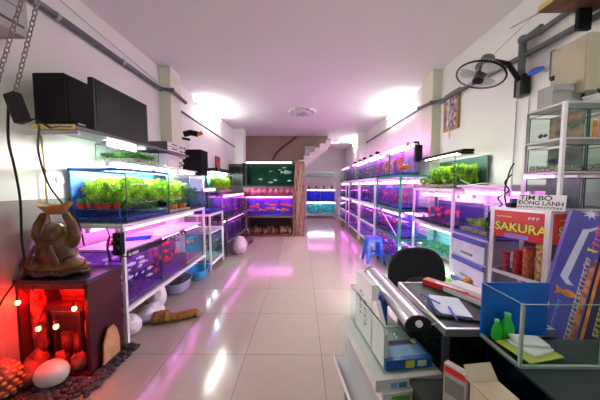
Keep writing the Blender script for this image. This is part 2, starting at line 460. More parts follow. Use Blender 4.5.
def fill_fish(bx, kind, n, L, label, group, zr=(0, 1), xr=(0, 1), across=False):
    x0, x1, y0, y1, z0, z1 = bx; pl = []; tries = 0
    z0, z1 = z0+(z1-z0)*zr[0], z0+(z1-z0)*zr[1]
    x0, x1 = x0+(x1-x0)*xr[0], x0+(x1-x0)*xr[1]
    while len(pl) < n and tries < n*60:
        tries += 1
        l = L*random.uniform(.75, 1.15)
        base = 0 if across else PI/2
        yaw = random.choice((0, PI))+base+random.uniform(-.45, .45)
        ex = l*.55*abs(math.cos(yaw))+.03*l; ey = l*.55*abs(math.sin(yaw))+.03*l; ez = l*.3
        if x1-x0 < 2*ex+.002 or y1-y0 < 2*ey+.002 or z1-z0 < 2*ez: continue
        p = Vector((random.uniform(x0+ex, x1-ex), random.uniform(y0+ey, y1-ey), random.uniform(z0+ez, z1-ez)))
        if any((abs(p.x-q.x) < ex+qx) and (abs(p.y-q.y) < ey+qy) and (abs(p.z-q.z) < (ez+qz)*.9) for q, qx, qy, qz in pl): continue
        pl.append((p, ex, ey, ez)); fish(kind, p, yaw, l, label, group)

def bush(name, label, bx, m, n, l=.03, w=.008, fill=.9, stems=False, prof=None):
    x0, x1, y0, y1, z0, z1 = bx; b = MB(); sd = random.random()*10
    for i in range(n):
        x = random.uniform(x0+l*.4, x1-l*.4); y = random.uniform(y0+l*.4, y1-l*.4)
        hh = .93+.10*math.sin(y*17+sd)+.10*math.sin(x*31+y*9)
        if prof: hh *= prof((y-y0)/(y1-y0))
        z = z0+(z1-z0-l*.8)*min(1, hh)*(random.random()**.6)*fill
        d = Vector((random.uniform(-.6, .6), random.uniform(-.6, .6), random.uniform(.2, 1)))
        q = Vector((x, y, z))
        d.normalize()
        for ax, (lo, hi) in enumerate(((x0, x1), (y0, y1))):
            e = q[ax]+d[ax]*l
            if e < lo or e > hi: d[ax] = -d[ax]
        b.leaf((x, y, z), d, l*random.uniform(.7, 1.2), w)
    o = b.build(name, m, fix=False)
    return tag(o, label, 'plants', kind='stuff')

lidm = mat('lilac polystyrene lid', (.72, .62, .78), .5, var=.06)
# ---------------------------------------------------------------- LEFT SIDE
rack('white steel rack along the left wall holding the planted tanks', -1.975, -1.47, 1.90, 3.52, [.30, 1.02], 1.02, frame_w)
LX0, LX1 = -1.945, -1.50
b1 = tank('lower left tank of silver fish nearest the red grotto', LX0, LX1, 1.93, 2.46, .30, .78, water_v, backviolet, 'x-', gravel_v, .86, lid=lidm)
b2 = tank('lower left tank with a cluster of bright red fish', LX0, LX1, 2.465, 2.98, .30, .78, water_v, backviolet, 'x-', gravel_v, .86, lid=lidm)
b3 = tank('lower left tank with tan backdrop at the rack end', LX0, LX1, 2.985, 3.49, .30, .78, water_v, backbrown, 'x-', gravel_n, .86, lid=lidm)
fill_fish(b1, 'silver', 34, .085, 'silver fish in the lower left tank nearest the red grotto', 'silver fish in lower left tank')
fill_fish(b1, 'dark', 8, .075, 'small dark fish among silver ones in the lower left tank', 'dark fish in lower left tank')
fill_fish(b2, 'red', 18, .10, 'bright red fish clustered in the middle lower left tank', 'red fish in lower left tank', xr=(.45, 1))
fill_fish(b3, 'orange', 9, .08, 'orange fish in the tan lower left tank', 'orange fish in tan tank')
fill_fish(b3, 'dark', 6, .08, 'dark fish in the tan lower left tank', 'dark fish in tan tank')
# dark top strips & lids
t = thing('tank_light_bar', 'black light bar on the front edge of the silver fish tank', 'light bar', (-1.49, 2.2, .725))
MB().box(-.008, .012, -.26, .26, 0, .055).build('housing', black, t, bev=.004)
MB().box(.0125, .014, -.24, -.12, .012, .036).build('label_plate', greyl, t)
t = thing('tank_light_bar', 'short dark bar on the rim of the red fish tank', 'light bar', (-1.49, 2.74, .738))
MB().box(-.008, .012, -.24, .22, 0, .035).build('housing', black, t, bev=.004)
for i in range(5): MB().box(.0122, .014, -.2+i*.08, -.16+i*.08, .006, .024).build('vent', greyl, t)
for y0, y1, w_ in ((1.97, 2.42, 'silver'), (2.50, 2.94, 'red'), (3.02, 3.45, 'tan-backed')):  # extra tubes added under the opaque lids to light the tank interiors
    tube_light('added tube inside the lower left tank, %s one' % w_, (-1.56, y0, .748), (-1.56, y1, .748), PINKW, r=.010, housing=False)
tube_light('pink tube lighting the lids of the lower left tanks, front row', (-1.60, 2.0, .945), (-1.60, 3.4, .945), PINK)
tube_light('pink tube close to the wall above the lower left tanks', (-1.86, 2.0, .945), (-1.86, 3.4, .945), PINKW)
tag(MB().lathe([(.055, 0), (.06, .02), (.03, .03), (.045, .05), (.0, .052)], (-1.72, 2.12, .802), 14).build('coral_ornament', mat('coral pink', (.7, .05, .2), .5), smooth=True), 'small red coral ornament on the lilac lid', 'ornament')
o = MB().box(-.13, .13, -.11, .11, 0, .035).build('plastic_tray', blue_pl, bev=.006); o.location = (-1.70, 2.38, .803); o.rotation_euler.z = .5
tag(o, 'blue plastic tray lying on the lilac lid', 'tray')

# pump box on the near post
t = thing('power_strip_box', 'black timer box with plugs on the near rack post', 'power box', (-1.485, 1.89, .86))
MB().box(-.03, .035, -.05, 0, -.08, .10).build('case', blackm, t, bev=.006)
for i in range(4): MB().box(-.02+(i%2)*.025, (i%2)*.025+.003, -.075, -.05, -.06+.035*i, -.035+.035*i).build('plug', black, t, bev=.004)
MB().tube([(.02, -.06, -.02), (.07, -.08, -.05), (.05, -.08, -.12), (-.03, -.07, -.12), (-.06, -.06, -.02), (-.04, -.06, .08), (0, -.06, .05)], .005, 6).build('cord', black, t, smooth=True)
MB().tube([(.02, -.06, -.08), (.10, -.02, -.10), (.09, -.0, -.04)], .005, 6).build('cord', black, t, smooth=True)
# upper tanks
ba = tank('large blue-backed planted tank on the upper left rack, nearest', -1.965, -1.48, 1.965, 2.60, 1.025, 1.485, water, backblue, 'x-', gravel_b, .90, rim=mat('blue tank rim', (.03, .10, .45), .4))
bb = tank('upper left planted tank with yellow green stems, second in row', -1.965, -1.48, 2.61, 3.10, 1.025, 1.485, water, backblue, 'x-', gravel_n, .90)
bc = tank('upper left pink-lit tank at the end of the rack', -1.965, -1.48, 3.11, 3.50, 1.025, 1.485, water_b, backdark, 'x-', gravel_d, .90)
def mound(y): return .35+.65*min(1, y*5)*(1)
bush('aquatic_plants', 'mass of bright green plants filling the big blue tank', (-1.945, -1.505, 2.02, 2.59, 1.17, 1.45), leafA, 9000, .035, .007)
bush('aquatic_plants', 'lower dark green plants in the big blue tank', (-1.86, -1.55, 2.05, 2.58, 1.10, 1.24), leafB, 2000, .035, .007)
bush('aquatic_plants', 'yellow green stem plants in the second upper left tank', (-1.93, -1.505, 2.63, 3.08, 1.14, 1.435), leafA, 5500, .035, .007)
bush('aquatic_plants', 'dark green plants in the pink-lit upper left tank', (-1.9, -1.51, 3.13, 3.48, 1.08, 1.36), leafB, 1500, .03, .008)
potr = mat('red pot plastic', (.55, .03, .02), .5); poty = mat('orange pot plastic', (.8, .35, .03), .5)
def pot(x, y, z, m, lab, grp, r=.03, h=.05):
    t = thing('plant_pot', lab, 'pot', (x, y, z), 0, grp)
    MB().lathe([(r*.7, 0), (r, h), (r*1.05, h), (r*.9, h-.004), (0, h-.004)], n=12).build('pot', m, t, smooth=True)
    b = MB()
    for i in range(14): b.leaf((random.uniform(-r, r)*.6, random.uniform(-r, r)*.6, h-.004), (random.uniform(-.5, .5), random.uniform(-.5, .5), 1), .05, .006)
    b.build('leaves', leafB, t, fix=False)
for i in range(5): pot(-1.90+.078*i, 1.995, 1.14, potr, 'red pot in a row along the near glass of the blue tank', 'red pots in the blue tank')
for i in range(4): pot(-1.52, 2.68+.11*i, 1.069, (potr, poty)[i % 2], ('red plant pot at the front glass of the second upper tank', 'orange plant pot at the front glass of the second upper tank')[i % 2], ('red pots in second tank', 'orange pots in second tank')[i % 2])
# a ledge carrying the pot row
t = thing('pot_rack', 'dark blue wire ledge holding the red pots in the tank', 'ledge', (-1.745, 1.99, 1.069))
MB().box(-.19, .19, -.016, .03, .064, .069).box(-.19, -.185, -.01, .0, 0, .064).box(.185, .19, -.01, .0, 0, .064).build('ledge', backblue, t)
tube_light('white tube hood lying on the big blue planted tank', (-1.66, 2.0, 1.515), (-1.66, 2.58, 1.515), LIM, wdt=.12, m=frame_w)
tube_light('white tube hood lying on the second planted tank', (-1.66, 2.63, 1.515), (-1.66, 3.08, 1.515), LIM, wdt=.12, m=frame_w)
tube_light('pink tube on the end tank of the upper left row', (-1.60, 3.13, 1.515), (-1.60, 3.48, 1.515), PINKW, wdt=.10)
bd = tank('small moss tank standing on the planted tanks below the television', -1.93, -1.53, 2.2, 2.52, 1.555, 1.73, water, None, 'x-', gravel_n, .55)
bush('aquatic_plants', 'green moss in the small tank below the television', (-1.92, -1.545, 2.22, 2.5, 1.60, 1.66), leafB, 1800, .025, .007)
t = thing('storage_box', 'white and pink box among clutter under the television shelf', 'box', (-1.72, 2.83, 1.555)); MB().box(-.17, .17, -.14, .14, 0, .15).build('carton', mat('pinkish white card', (.75, .62, .74), .6), t, bev=.004); MB().box(.171, .173, -.1, .1, .03, .09).build('label', paper, t)
t = thing('wire_bundle', 'tangle of black and white leads by the pale box', 'cables', (-1.60, 3.08, 1.555))
for k in range(4):
    a0 = random.random()*6
    MB().tube([(.05*math.cos(a0+i*.9+k), .05*math.sin(a0+i*.9), .012+.012*i) for i in range(9)], .006, 6).build('cord', black if k % 2 else white, t, smooth=True)

# TV shelf with things
t = thing('wall_shelf', 'long grey plank shelf carrying television and players', 'shelf', (-1.72, 2.42, 1.735))
MB().box(-.15, .14, -.78, .86, 0, .02).build('board', mat('grey laminate', (.16, .16, .165), .5), t)
MB().box(-.15, .15, -.79, -.7801, -.006, .026).build('end_edge', mat('yellow edging', (.65, .52, .12), .5), t)
MB().box(.1401, .15, -.78, .86, -.002, .022).build('front_edge', mat('dark grey edging', (.10, .10, .10), .5), t)
for y in (-.72, .0, .8): MB().box(-.279, .12, y-.01, y+.01, -.03, -.0005).build('bracket', frame_w, t)
t = thing('speaker', 'large black loudspeaker left of the television', 'speaker', (-1.76, 1.76, 1.755))
MB().box(-.10, .12, -.11, .11, 0, .36).build('cabinet', blackm, t, bev=.004)
MB().box(.1205, .126, -.095, .095, .02, .34).build('grille', mat('grille cloth', (.012, .012, .014), .9, spec=.1), t)
MB().box(.1262, .1275, -.03, .03, .03, .04).build('badge', greyl, t)
t = thing('television', 'black flat television leaning on the grey wall shelf', 'television', (-1.655, 2.22, 1.757))
MB().box(-.04, .0, -.33, .33, .02, .44).build('bezel', black, t, bev=.005)
MB().box(.0005, .003, -.305, .305, .05, .425).build('screen', screen, t)
MB().box(-.07, .04, -.12, .12, 0, .012).box(-.03, -.01, -.03, .03, .012, .03).build('stand', black, t, bev=.002)
t = tube_light('short white tube under the television shelf', (-1.70, 2.02, 1.70), (-1.70, 2.42, 1.70), WHT, housing=False)
for k, (lab, m_, z, h) in enumerate((('lower silver video player on the shelf end', metal, 1.757, .055), ('upper silver video player stacked on another', metal, 1.8145, .05))):
    t = thing('disc_player', lab, 'player', (-1.71, 3.0, z))
    MB().box(-.17, .12, -.21, .21, 0, h).build('case', mat('grey player case', (.16, .16, .17), .5) , t, bev=.003)
    MB().box(.1205, .125, -.21, .21, .002, h-.002).build('face', mat('pinkish silver face', (.80, .76, .78), .4), t)
    MB().box(.1255, .128, -.12, .0, h*.45, h*.7).build('disc_slot', black, t); MB().box(.1255, .128, .06, .15, h*.3, h*.6).build('display', black, t)
    MB().lathe([(.012, 0), (.012, .01)], (0, 0, 0), 12, axis=Matrix.Rotation(PI/2, 3, 'Y')).build('knob', black, t).location = (.126, .18, h/2)
t = thing('speaker', 'black loudspeaker fixed on the wall past the video players', 'speaker', (-1.82, 4.05, 1.52))
MB().box(-.18, .15, -.14, .14, 0, .42).build('cabinet', blackm, t, bev=.004)
MB().box(.1505, .155, -.12, .12, .02, .40).build('grille', mat('grille cloth', (.012, .012, .014), .9, spec=.1), t)
# camera / spotlight on column
t = thing('wall_spotlight', 'black clamp spotlight with an orange tip by the column', 'spotlight', (-1.84, 3.72, 2.10))
MB().box(-.16, -.10, -.05, .05, -.05, .06).build('mount', black, t)
MB().tube([(-.10, 0, 0), (.08, 0, -.04)], .02, 8).build('arm', black, t, smooth=True)
MB().tube([(.0, -.02, .04), (.1, .0, .07), (.2, .02, .05)], .045, 12).build('body', black, t, smooth=True)
MB().tube([(.2, .02, .05), (.27, .02, .07)], .03, 10).build('tip', orange, t, smooth=True)

# small second rack
rack('short white rack with a blue tank past the left rack', -1.90, -1.42, 3.60, 4.20, [.12, .62, .90], .90, frame_w)
be = tank('blue tank on top of the short white rack', -1.88, -1.44, 3.63, 4.17, .90, 1.24, water_b, backteal, 'x-', gravel_b, .9)
fill_fish(be, 'blue', 6, .07, 'blue fish in the blue tank on the short rack', 'blue fish in short rack tank')
bf = tank('teal tank on the bottom of the short white rack', -1.87, -1.45, 3.63, 4.17, .12, .50, water_t, backteal, 'x-', gravel_n, .9)
fill_fish(bf, 'orange', 7, .07, 'orange fish in the teal tank of the short rack', 'orange fish in teal tank')
tube_light('white tube under the top shelf of the short rack', (-1.55, 3.65, .58), (-1.55, 4.15, .58), WHT, group=None)
tube_light('blue tube on the tank of the short white rack', (-1.55, 3.65, 1.27), (-1.55, 4.15, 1.27), PINKW)
# dark hooded green tank
t = thing('tank_cabinet', 'dark stand carrying the hooded green tank', 'stand', (-1.85, 5.35, 0)); MB().box(-.13, .13, -.55, .55, 0, .05).box(-.13, .13, -.55, .55, 1.15, 1.2).build('deck', black, t)
for a in (-.12, .10):
    for y in (-.54, .52): MB().box(a, a+.02, y, y+.02, .05, 1.15).build('leg', black, t)
bg_ = tank('hooded tank glowing green with plants past the wall speaker', -1.97, -1.72, 4.82, 5.85, 1.2, 1.60, water, backteal, 'x-', gravel_n, .95)
bush('aquatic_plants', 'glowing green plants in the hooded tank', (-1.95, -1.74, 4.85, 5.82, 1.24, 1.56), leafA, 4000, .05, .011)
t = thing('tank_hood', 'black hood over the glowing green tank', 'hood', (-1.845, 5.335, 1.605)); MB().box(-.15, .14, -.54, .54, .03, .10).build('cover', black, t, bev=.01)
MB().tube([(-.03, -.48, .015), (-.03, .48, .015)], .013, 8).build('tube', LIM, t); MB().box(.1401, .143, -.54, -.51, .035, .095).build('end_trim', greyl, t)
# rack 3: purple
rack('dark rack of violet tanks below the hooded green tank', -1.70, -1.40, 4.35, 6.0, [.25, .72], .72, mat('dark steel', (.05, .04, .06), .5))
names3 = ['nearest violet tank in the dark rack upper tier', 'middle violet tank in the dark rack upper tier', 'farthest violet tank in the dark rack upper tier']
for i in range(3):
    y0 = 4.38+.535*i
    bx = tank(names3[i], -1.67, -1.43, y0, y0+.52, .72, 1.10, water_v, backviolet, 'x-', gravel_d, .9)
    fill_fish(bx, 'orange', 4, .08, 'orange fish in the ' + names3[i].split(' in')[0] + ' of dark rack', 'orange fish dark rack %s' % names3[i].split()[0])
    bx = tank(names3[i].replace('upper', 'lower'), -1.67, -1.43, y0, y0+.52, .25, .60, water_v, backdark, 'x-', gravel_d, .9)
    fill_fish(bx, 'dark', 2, .09, 'dark fish low in the ' + names3[i].split(' in')[0] + ' of dark rack', 'dark fish dark rack %s' % names3[i].split()[0])
tube_light('pink tube over the upper tier of the dark rack', (-1.5, 4.4, 1.13), (-1.5, 5.95, 1.13), PINK)
tube_light('pink tube over the lower tier of the dark rack', (-1.5, 4.4, .65), (-1.5, 5.95, .65), PINKW)
# framed red picture
t = thing('picture_frame', 'small dark frame with a red picture past the speaker', 'picture', (-1.98, 5.55, 1.82))
MB().box(-.01, .01, -.14, .14, -.2, .2).build('frame', mat('dark red frame', (.12, .02, .02), .4), t, bev=.003)
MB().box(.0105, .012, -.11, .11, -.17, .17).build('picture', mat('red picture', (.55, .08, .06), .5, var=.5, scale=12), t)

# floor items, left
clothm = mat('white plastic bag', (.72, .70, .76), .4, var=.15, scale=10, bump=.3)
def lump(name, label, cat, c, rx, ry, rz, m, jit=.10, rzz=0, grp=None, n=20, k=12, amp=.0):
    b = MB().ball((0, 0, 0), rx, ry, rz, n, k, jit)
    for v in b.bm.verts:
        v.co.z = max(v.co.z, -rz*.72)
        v.co += v.co*amp*math.sin(v.co.x*60+v.co.y*45)
    b_ = b
    o = b_.build(name, m, smooth=True, ang=75); o.location = (c[0], c[1], c[2]+rz*.72); o.rotation_euler.z = rzz
    if m is not rock_r: sm = o.modifiers.new('sub', 'SUBSURF'); sm.levels = 1; sm.render_levels = 1
    return tag(o, label, cat, grp)
lump('plastic_bag', 'crumpled white bag under the rack nearest the front leg', 'bag', (-1.57, 2.05, 0), .10, .09, .10, clothm, .14)
lump('plastic_bag', 'long white bag slumped under the rack beside the towel', 'bag', (-1.53, 2.30, 0), .12, .15, .08, clothm, .14)
lump('plastic_bag', 'white bag standing upright behind the slumped ones', 'bag', (-1.62, 2.56, 0), .09, .10, .13, clothm, .12)
lump('plastic_bag', 'pale pink sack on the floor beyond the short rack', 'bag', (-1.24, 4.62, 0), .14, .16, .20, mat('pale pink sack', (.62, .5, .55), .6, var=.2), .1)
lump('plastic_bag', 'grey sack on the floor by the dark rack', 'bag', (-1.30, 5.05, 0), .13, .15, .10, mat('grey sack', (.25, .18, .2), .6, var=.2), .12)
lump('plastic_bag', 'dark bundle lying in front of the dark rack', 'bag', (-1.27, 5.5, 0), .12, .16, .09, mat('dark sack', (.08, .05, .07), .6, var=.3), .12)
# towel : crumpled roll
b = MB(); N = 26; rings = []
for i in range(N):
    u = i/(N-1); x = -.20+.42*u; r = (.050 if u < .35 else .036)*(1 if 0 < i < N-1 else .55)
    rings.append([b.bm.verts.new((x+random.uniform(-.004, .004), (r*1.5+.008*math.sin(u*31+k))*math.cos(2*PI*k/16)+.012*math.sin(u*9), max(0, r+(r+.008*math.sin(u*47+k*2.1))*math.sin(2*PI*k/16)))) for k in range(16)])
for A, B in zip(rings, rings[1:]):
    for k in range(16): b.bm.faces.new((A[k], A[(k+1)%16], B[(k+1)%16], B[k]))
b.bm.faces.new(rings[0]); b.bm.faces.new(rings[-1])
o = b.build('towel', mat('mustard cloth', (.26, .13, .02), .95, var=.4, scale=30, bump=.5), smooth=True, ang=80); o.location = (-1.265, 2.26, .003); o.rotation_euler.z = .32
tag(o, 'crumpled mustard brown towel lying on the tiles', 'towel')
def basin(label, x, y, a, b_, h, m, rz=0):
    t = thing('basin', label, 'basin', (x, y, 0), rz)
    N = 28; mb = MB(); R = []
    for r, z in ((.72, 0), (.8, .01), (1.0, h), (1.08, h+.004), (1.06, h-.008), (.97, h-.002), (.78, .016), (0, .016)):
        if r == 0: R.append([mb.bm.verts.new((0, 0, z))])
        else: R.append([mb.bm.verts.new((a*r*math.copysign(abs(math.cos(2*PI*k/N))**.7, math.cos(2*PI*k/N)), b_*r*math.copysign(abs(math.sin(2*PI*k/N))**.7, math.sin(2*PI*k/N)), z)) for k in range(N)])
    for A, B in zip(R, R[1:]):
        for k in range(N):
            if len(B) == 1: mb.bm.faces.new((A[k], A[(k+1)%N], B[0]))
            else: mb.bm.faces.new((A[k], A[(k+1)%N], B[(k+1)%N], B[k]))
    mb.bm.faces.new(R[0])
    mb.build('bowl', m, t, smooth=True)
    return t
basin('bright blue plastic basin under the end of the rack', -1.53, 3.38, .14, .19, .13, mat('sky blue plastic', (.04, .35, .70), .35), .1)
basin('lilac grey plastic tub under the rack with dark pads', -1.60, 2.95, .14, .20, .14, mat('lilac grey plastic', (.30, .30, .48), .4))
lump('filter_pad', 'dark filter pads heaped in the lilac tub', 'pads', (-1.60, 2.95, .03), .09, .13, .07, mat('dark foam', (.05, .05, .07), .9), .1)

# grotto cabinet
t = thing('grotto_cabinet', 'dark maroon cabinet with a red-lit rock grotto inside', 'cabinet', (-1.74, 1.72, 0))
MB().box(.235, .26, -.15, .15, .02, .66).build('side_panel', dark_wood, t)
MB().box(-.245, -.225, -.15, .15, .02, .66).build('side_panel', dark_wood, t)
MB().box(-.245, .265, -.165, .16, .66, .69).build('top', mat('black lacquer top', (.02, .012, .015), .3, var=.3), t, bev=.004)
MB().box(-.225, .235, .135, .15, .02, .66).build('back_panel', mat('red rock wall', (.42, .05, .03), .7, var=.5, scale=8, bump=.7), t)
MB().box(-.245, .26, -.16, .15, 0, .02).build('base', dark_wood, t)
MB().box(-.225, .235, -.155, -.13, .625, .66).build('fascia', mat('carved dark wood', (.07, .02, .02), .5, var=.5, scale=25, bump=.5), t)
for x in (-.20, .195): 
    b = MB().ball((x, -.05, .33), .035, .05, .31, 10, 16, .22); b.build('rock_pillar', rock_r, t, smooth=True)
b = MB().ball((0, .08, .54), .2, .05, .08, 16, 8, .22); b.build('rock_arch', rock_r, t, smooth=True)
hut = thing('wooden_shrine', 'dark little carved shrine inside the red grotto', 'shrine', (-1.76, 1.70, .02))
MB().box(-.10, .12, -.03, .03, .36, .385).box(-.13, .15, -.04, .04, .40, .44).build('roof', mat('dark shrine wood', (.04, .015, .012), .6, var=.4), hut)
for x in (-.09, .10): MB().box(x-.01, x+.01, -.02, .02, 0, .36).build('post', mat('dark shrine wood', (.04, .015, .012)), hut)
MB().box(-.08, .09, .0, .01, .22, .36).build('lattice', mat('dark shrine wood', (.04, .015, .012)), hut)
MB().box(-.10, .12, -.03, .03, .385, .40).build('eave', rock_r, hut)
for i, (x, y, z) in enumerate(((-1.94, 1.62, .56), (-1.58, 1.59, .51), (-1.80, 1.55, .43), (-1.66, 1.56, .44))):
    pass
bulbs = [(-1.93, 1.535, .545), (-1.545, 1.535, .505), (-1.76, 1.5, .385), (-1.64, 1.5, .40)]
bt = thing('fairy_light_string', 'string of glowing red bulbs hung across the grotto', 'fairy lights', (0, 0, 0))
for i, p in enumerate(bulbs):
    MB().ball(p, .014, .014, .018, 12, 8).build('bulb', BULB, bt, smooth=True)
    MB().lathe([(.009, 0), (.009, .022)], (p[0], p[1], p[2]+.017), 8).build('socket', black, bt)
    L = bpy.data.lights.new('red_glow', 'POINT'); L.color = (1, .006, .004); L.energy = 1.4; L.shadow_soft_size = .03
    lo = bpy.data.objects.new('red_glow', L); C.objects.link(lo); lo.location = (p[0], p[1]+(-.035 if i>1 else .045), p[2]+.0)
wp = [(bulbs[0][0], 1.535, bulbs[0][2]+.04), (-1.90, 1.54, .64), (-1.75, 1.53, .50), (bulbs[2][0], 1.50, bulbs[2][2]+.04), (-1.70, 1.50, .52), (bulbs[3][0], 1.50, bulbs[3][2]+.04), (-1.60, 1.52, .58), (bulbs[1][0], 1.535, bulbs[1][2]+.04)]
MB().tube(wp, .0025, 5).build('wire', black, bt)
L = bpy.data.lights.new('red_grotto_lamp', 'POINT'); L.color = (1, .005, .003); L.energy = 5; L.shadow_soft_size = .06
lo = bpy.data.objects.new('red_grotto_lamp', L); C.objects.link(lo); lo.location = (-1.74, 1.64, .57)
# ornaments
lump('rounded_stone', 'smooth white domed stone in front of the grotto', 'stone', (-1.665, 1.48, .03), .10, .08, .085, mat('white stone', (.62, .58, .52), .5), .015)
for i, (x, y, s) in enumerate(((-1.80, 1.46, .06), (-1.86, 1.56, .07), (-1.73, 1.60, .055), (-1.60, 1.60, .05))):
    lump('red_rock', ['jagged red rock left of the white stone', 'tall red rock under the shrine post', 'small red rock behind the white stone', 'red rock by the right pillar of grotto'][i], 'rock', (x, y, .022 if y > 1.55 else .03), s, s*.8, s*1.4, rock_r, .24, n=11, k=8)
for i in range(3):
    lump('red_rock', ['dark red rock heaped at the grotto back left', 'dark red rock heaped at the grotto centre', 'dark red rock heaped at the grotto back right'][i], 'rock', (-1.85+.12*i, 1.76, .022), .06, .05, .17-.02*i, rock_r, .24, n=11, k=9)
# pinecone-like ornament: spiral of knobs
t = thing('scaled_cone_ornament', 'scaly pineapple-shaped ornament at the left of grotto', 'ornament', (-1.86, 1.38, .03))
MB().lathe([(.03, 0), (.075, .03), (.085, .09), (.06, .17), (.02, .23), (0, .24)], n=18).build('core', rock_r, t, smooth=True)
b = MB()
for i in range(80):
    u = i/80; z = .02+.20*u; r = .088*math.sin(PI*(.25+.7*u)); a = i*2.4
    b.ball((r*math.cos(a), r*math.sin(a), z), .014, .014, .010, 6, 5)
b.build('scales', mat('amber scales', (.45, .22, .06), .4, var=.4), t, smooth=True)
b = MB()
for i in range(420):
    if i < 300: x, y = random.uniform(-1.97, -1.36), random.uniform(1.25, 1.53)
    else: x, y = random.uniform(-1.455, -1.36), random.uniform(1.5, 1.88)
    s = random.uniform(.012, .026); b.ball((x, y, s*.6), s, s*random.uniform(.7, 1), s*.7, 7, 5, .1)
tag(b.build('pebble_bed', peb), 'bed of dark pebbles around the grotto base', 'pebbles', kind='stuff')
fa = F((-1.455, 1.70, .03), (0, 1, 0), (0, 0, 1))
o = MB().prism(fa, [(-.07, 0), (.08, 0), (.08, .12), (.06, .20), (.03, .25), (-.02, .24), (-.06, .15)], 0, .012).build('wooden_board', mat('pale orange wood', (.50, .24, .12), .5, var=.2, scale=12)); tag(o, 'rounded light wooden board leaning on the maroon cabinet side', 'board')

# laughing figure raising a gold ingot
t = thing('buddha_statue', 'glazed brown laughing figure holding a boat-shaped ingot overhead', 'statue', (-1.80, 1.70, .691))
s_ = MB()
s_.ball((0, 0, .05), .215, .12, .06); s_.ball((-.10, -.02, .07), .10, .09, .065); s_.ball((.10, -.02, .07), .10, .09, .065)
s_.ball((0, -.01, .15), .135, .10, .13); s_.ball((0, 0, .22), .12, .085, .09)
s_.ball((0, -.02, .305), .078, .07, .082)               # head
for sx in (-1, 1):
    s_.ball((sx*.065, -.02, .29), .014, .02, .035)       # long ears
    s_.tube([(sx*.10, 0, .22), (sx*.135, -.01, .29), (sx*.125, -.01, .36), (sx*.085, -.01, .425)], .045, 12, .028)
    s_.ball((sx*.085, -.01, .43), .03, .028, .024)
    s_.ball((sx*.15, -.05, .09), .07, .06, .05)
s_.ball((0, -.085, .30), .014, .014, .012); s_.ball((-.03, -.07, .275), .022, .018, .018); s_.ball((.03, -.07, .275), .022, .018, .018)
body = s_.build('body', golden, t, smooth=True, ang=180)
rm = body.modifiers.new('remesh', 'REMESH'); rm.mode = 'VOXEL'; rm.voxel_size = .007; rm.use_smooth_shade = True
sm = body.modifiers.new('smooth', 'SMOOTH'); sm.iterations = 4
ing = MB(); N = 24; RR = []
for r, z, lift in ((.05, .0, 0), (.08, .02, .01), (.12, .055, .03), (.125, .062, .035), (.105, .055, .02), (.0, .045, 0)):
    if r == 0: RR.append([ing.bm.verts.new((0, 0, z))]); continue
    RR.append([ing.bm.verts.new((r*1.12*math.cos(2*PI*k/N), r*.55*math.sin(2*PI*k/N), z+lift*abs(math.cos(2*PI*k/N))**3)) for k in range(N)])
for A, B in zip(RR, RR[1:]):
    for k in range(N):
        if len(B) == 1: ing.bm.faces.new((A[k], A[(k+1)%N], B[0]))
        else: ing.bm.faces.new((A[k], A[(k+1)%N], B[(k+1)%N], B[k]))
ing.bm.faces.new(RR[0])
ing.bm.verts.ensure_lookup_table()
for v_ in ing.bm.verts: v_.co.x *= .88
o = ing.build('ingot', mat('gold glaze', (.30, .16, .05), .3, var=.3, coat=.3), t, smooth=True); o.location = (0, -.01, .440)
MB().ball((0, 0, .052), .045, .03, .025, 12, 8).build('ingot_dome', mat('gold glaze', (.45, .28, .09)), o, smooth=True)
b = MB()
for i in range(26):
    a = PI+PI*i/25; b.ball((.20*math.cos(a), .115*math.sin(a), .03+.008*math.sin(i)), .022, .02, .02, 8, 6, .1)
b.build('base_rim', mat('dark base glaze', (.05, .03, .025), .3), t, smooth=True)
for sx in (-1, 1):
    b = MB().tube([(sx*.05, -.105, .23), (sx*.085, -.115, .16), (sx*.11, -.115, .10)], .012, 8)
    b.build('robe_edge', mat('dark robe glaze', (.07, .05, .03), .3), t, smooth=True)

# wall cords, chains, boxes at top left
t = thing('air_conditioner', 'pale grey air conditioner high on the left wall', 'air conditioner', (-1.90, 1.15, 2.30))
MB().box(-.10, .10, -.45, .45, 0, .32).build('case', mat('grey casing', (.40, .40, .39), .5, var=.05), t, bev=.015)
MB().box(.1001, .103, -.42, .42, .05, .065).build('air_slot', mat('dark slot', (.08, .08, .08), .6), t)
MB().box(.1001, .103, -.42, .42, .16, .165).build('panel_seam', greyp, t)
def chain(label, p0, p1, pitch=.026, sag=.0):
    p0, p1 = Vector(p0), Vector(p1); d = p1-p0; n = int(d.length/pitch); b = MB()
    t_ = d.normalized(); a = t_.cross(Vector((0, 1, 0))).normalized(); c = t_.cross(a)
    for i in range(n):
        q = p0+d*((i+.5)/n); w = a if i % 2 else c
        b.tube([q+t_*(.018*math.cos(2*PI*k/10))+w*(.009*math.sin(2*PI*k/10)) for k in range(10)], .0028, 5, closed=True)
    return tag(b.build('chain', mat('steel chain', (.22, .21, .20), .35, .7), smooth=True), label, 'chain')
chain('steel chain hanging at the far top left corner', (-1.09, 1.2, 3.0), (-1.56, 1.2, 1.78))
chain('steel chain ending at the black transformer', (-1.05, 1.2, 3.0), (-1.445, 1.2, 1.80))
t = thing('transformer_box', 'black transformer box hanging on the chain ends', 'transformer', (-1.46, 1.20, 1.80))
o = MB().box(-.03, .03, -.02, .02, -.15, 0).build('case', black, t, bev=.006); o.rotation_euler.y = -.32
MB().tube([(.06, 0, -.13), (.09, .02, -.12), (.10, .08, -.15), (-.02, .25, -.10), (-.12, .42, -.06)], .006, 6).build('cord', black, t, smooth=True)
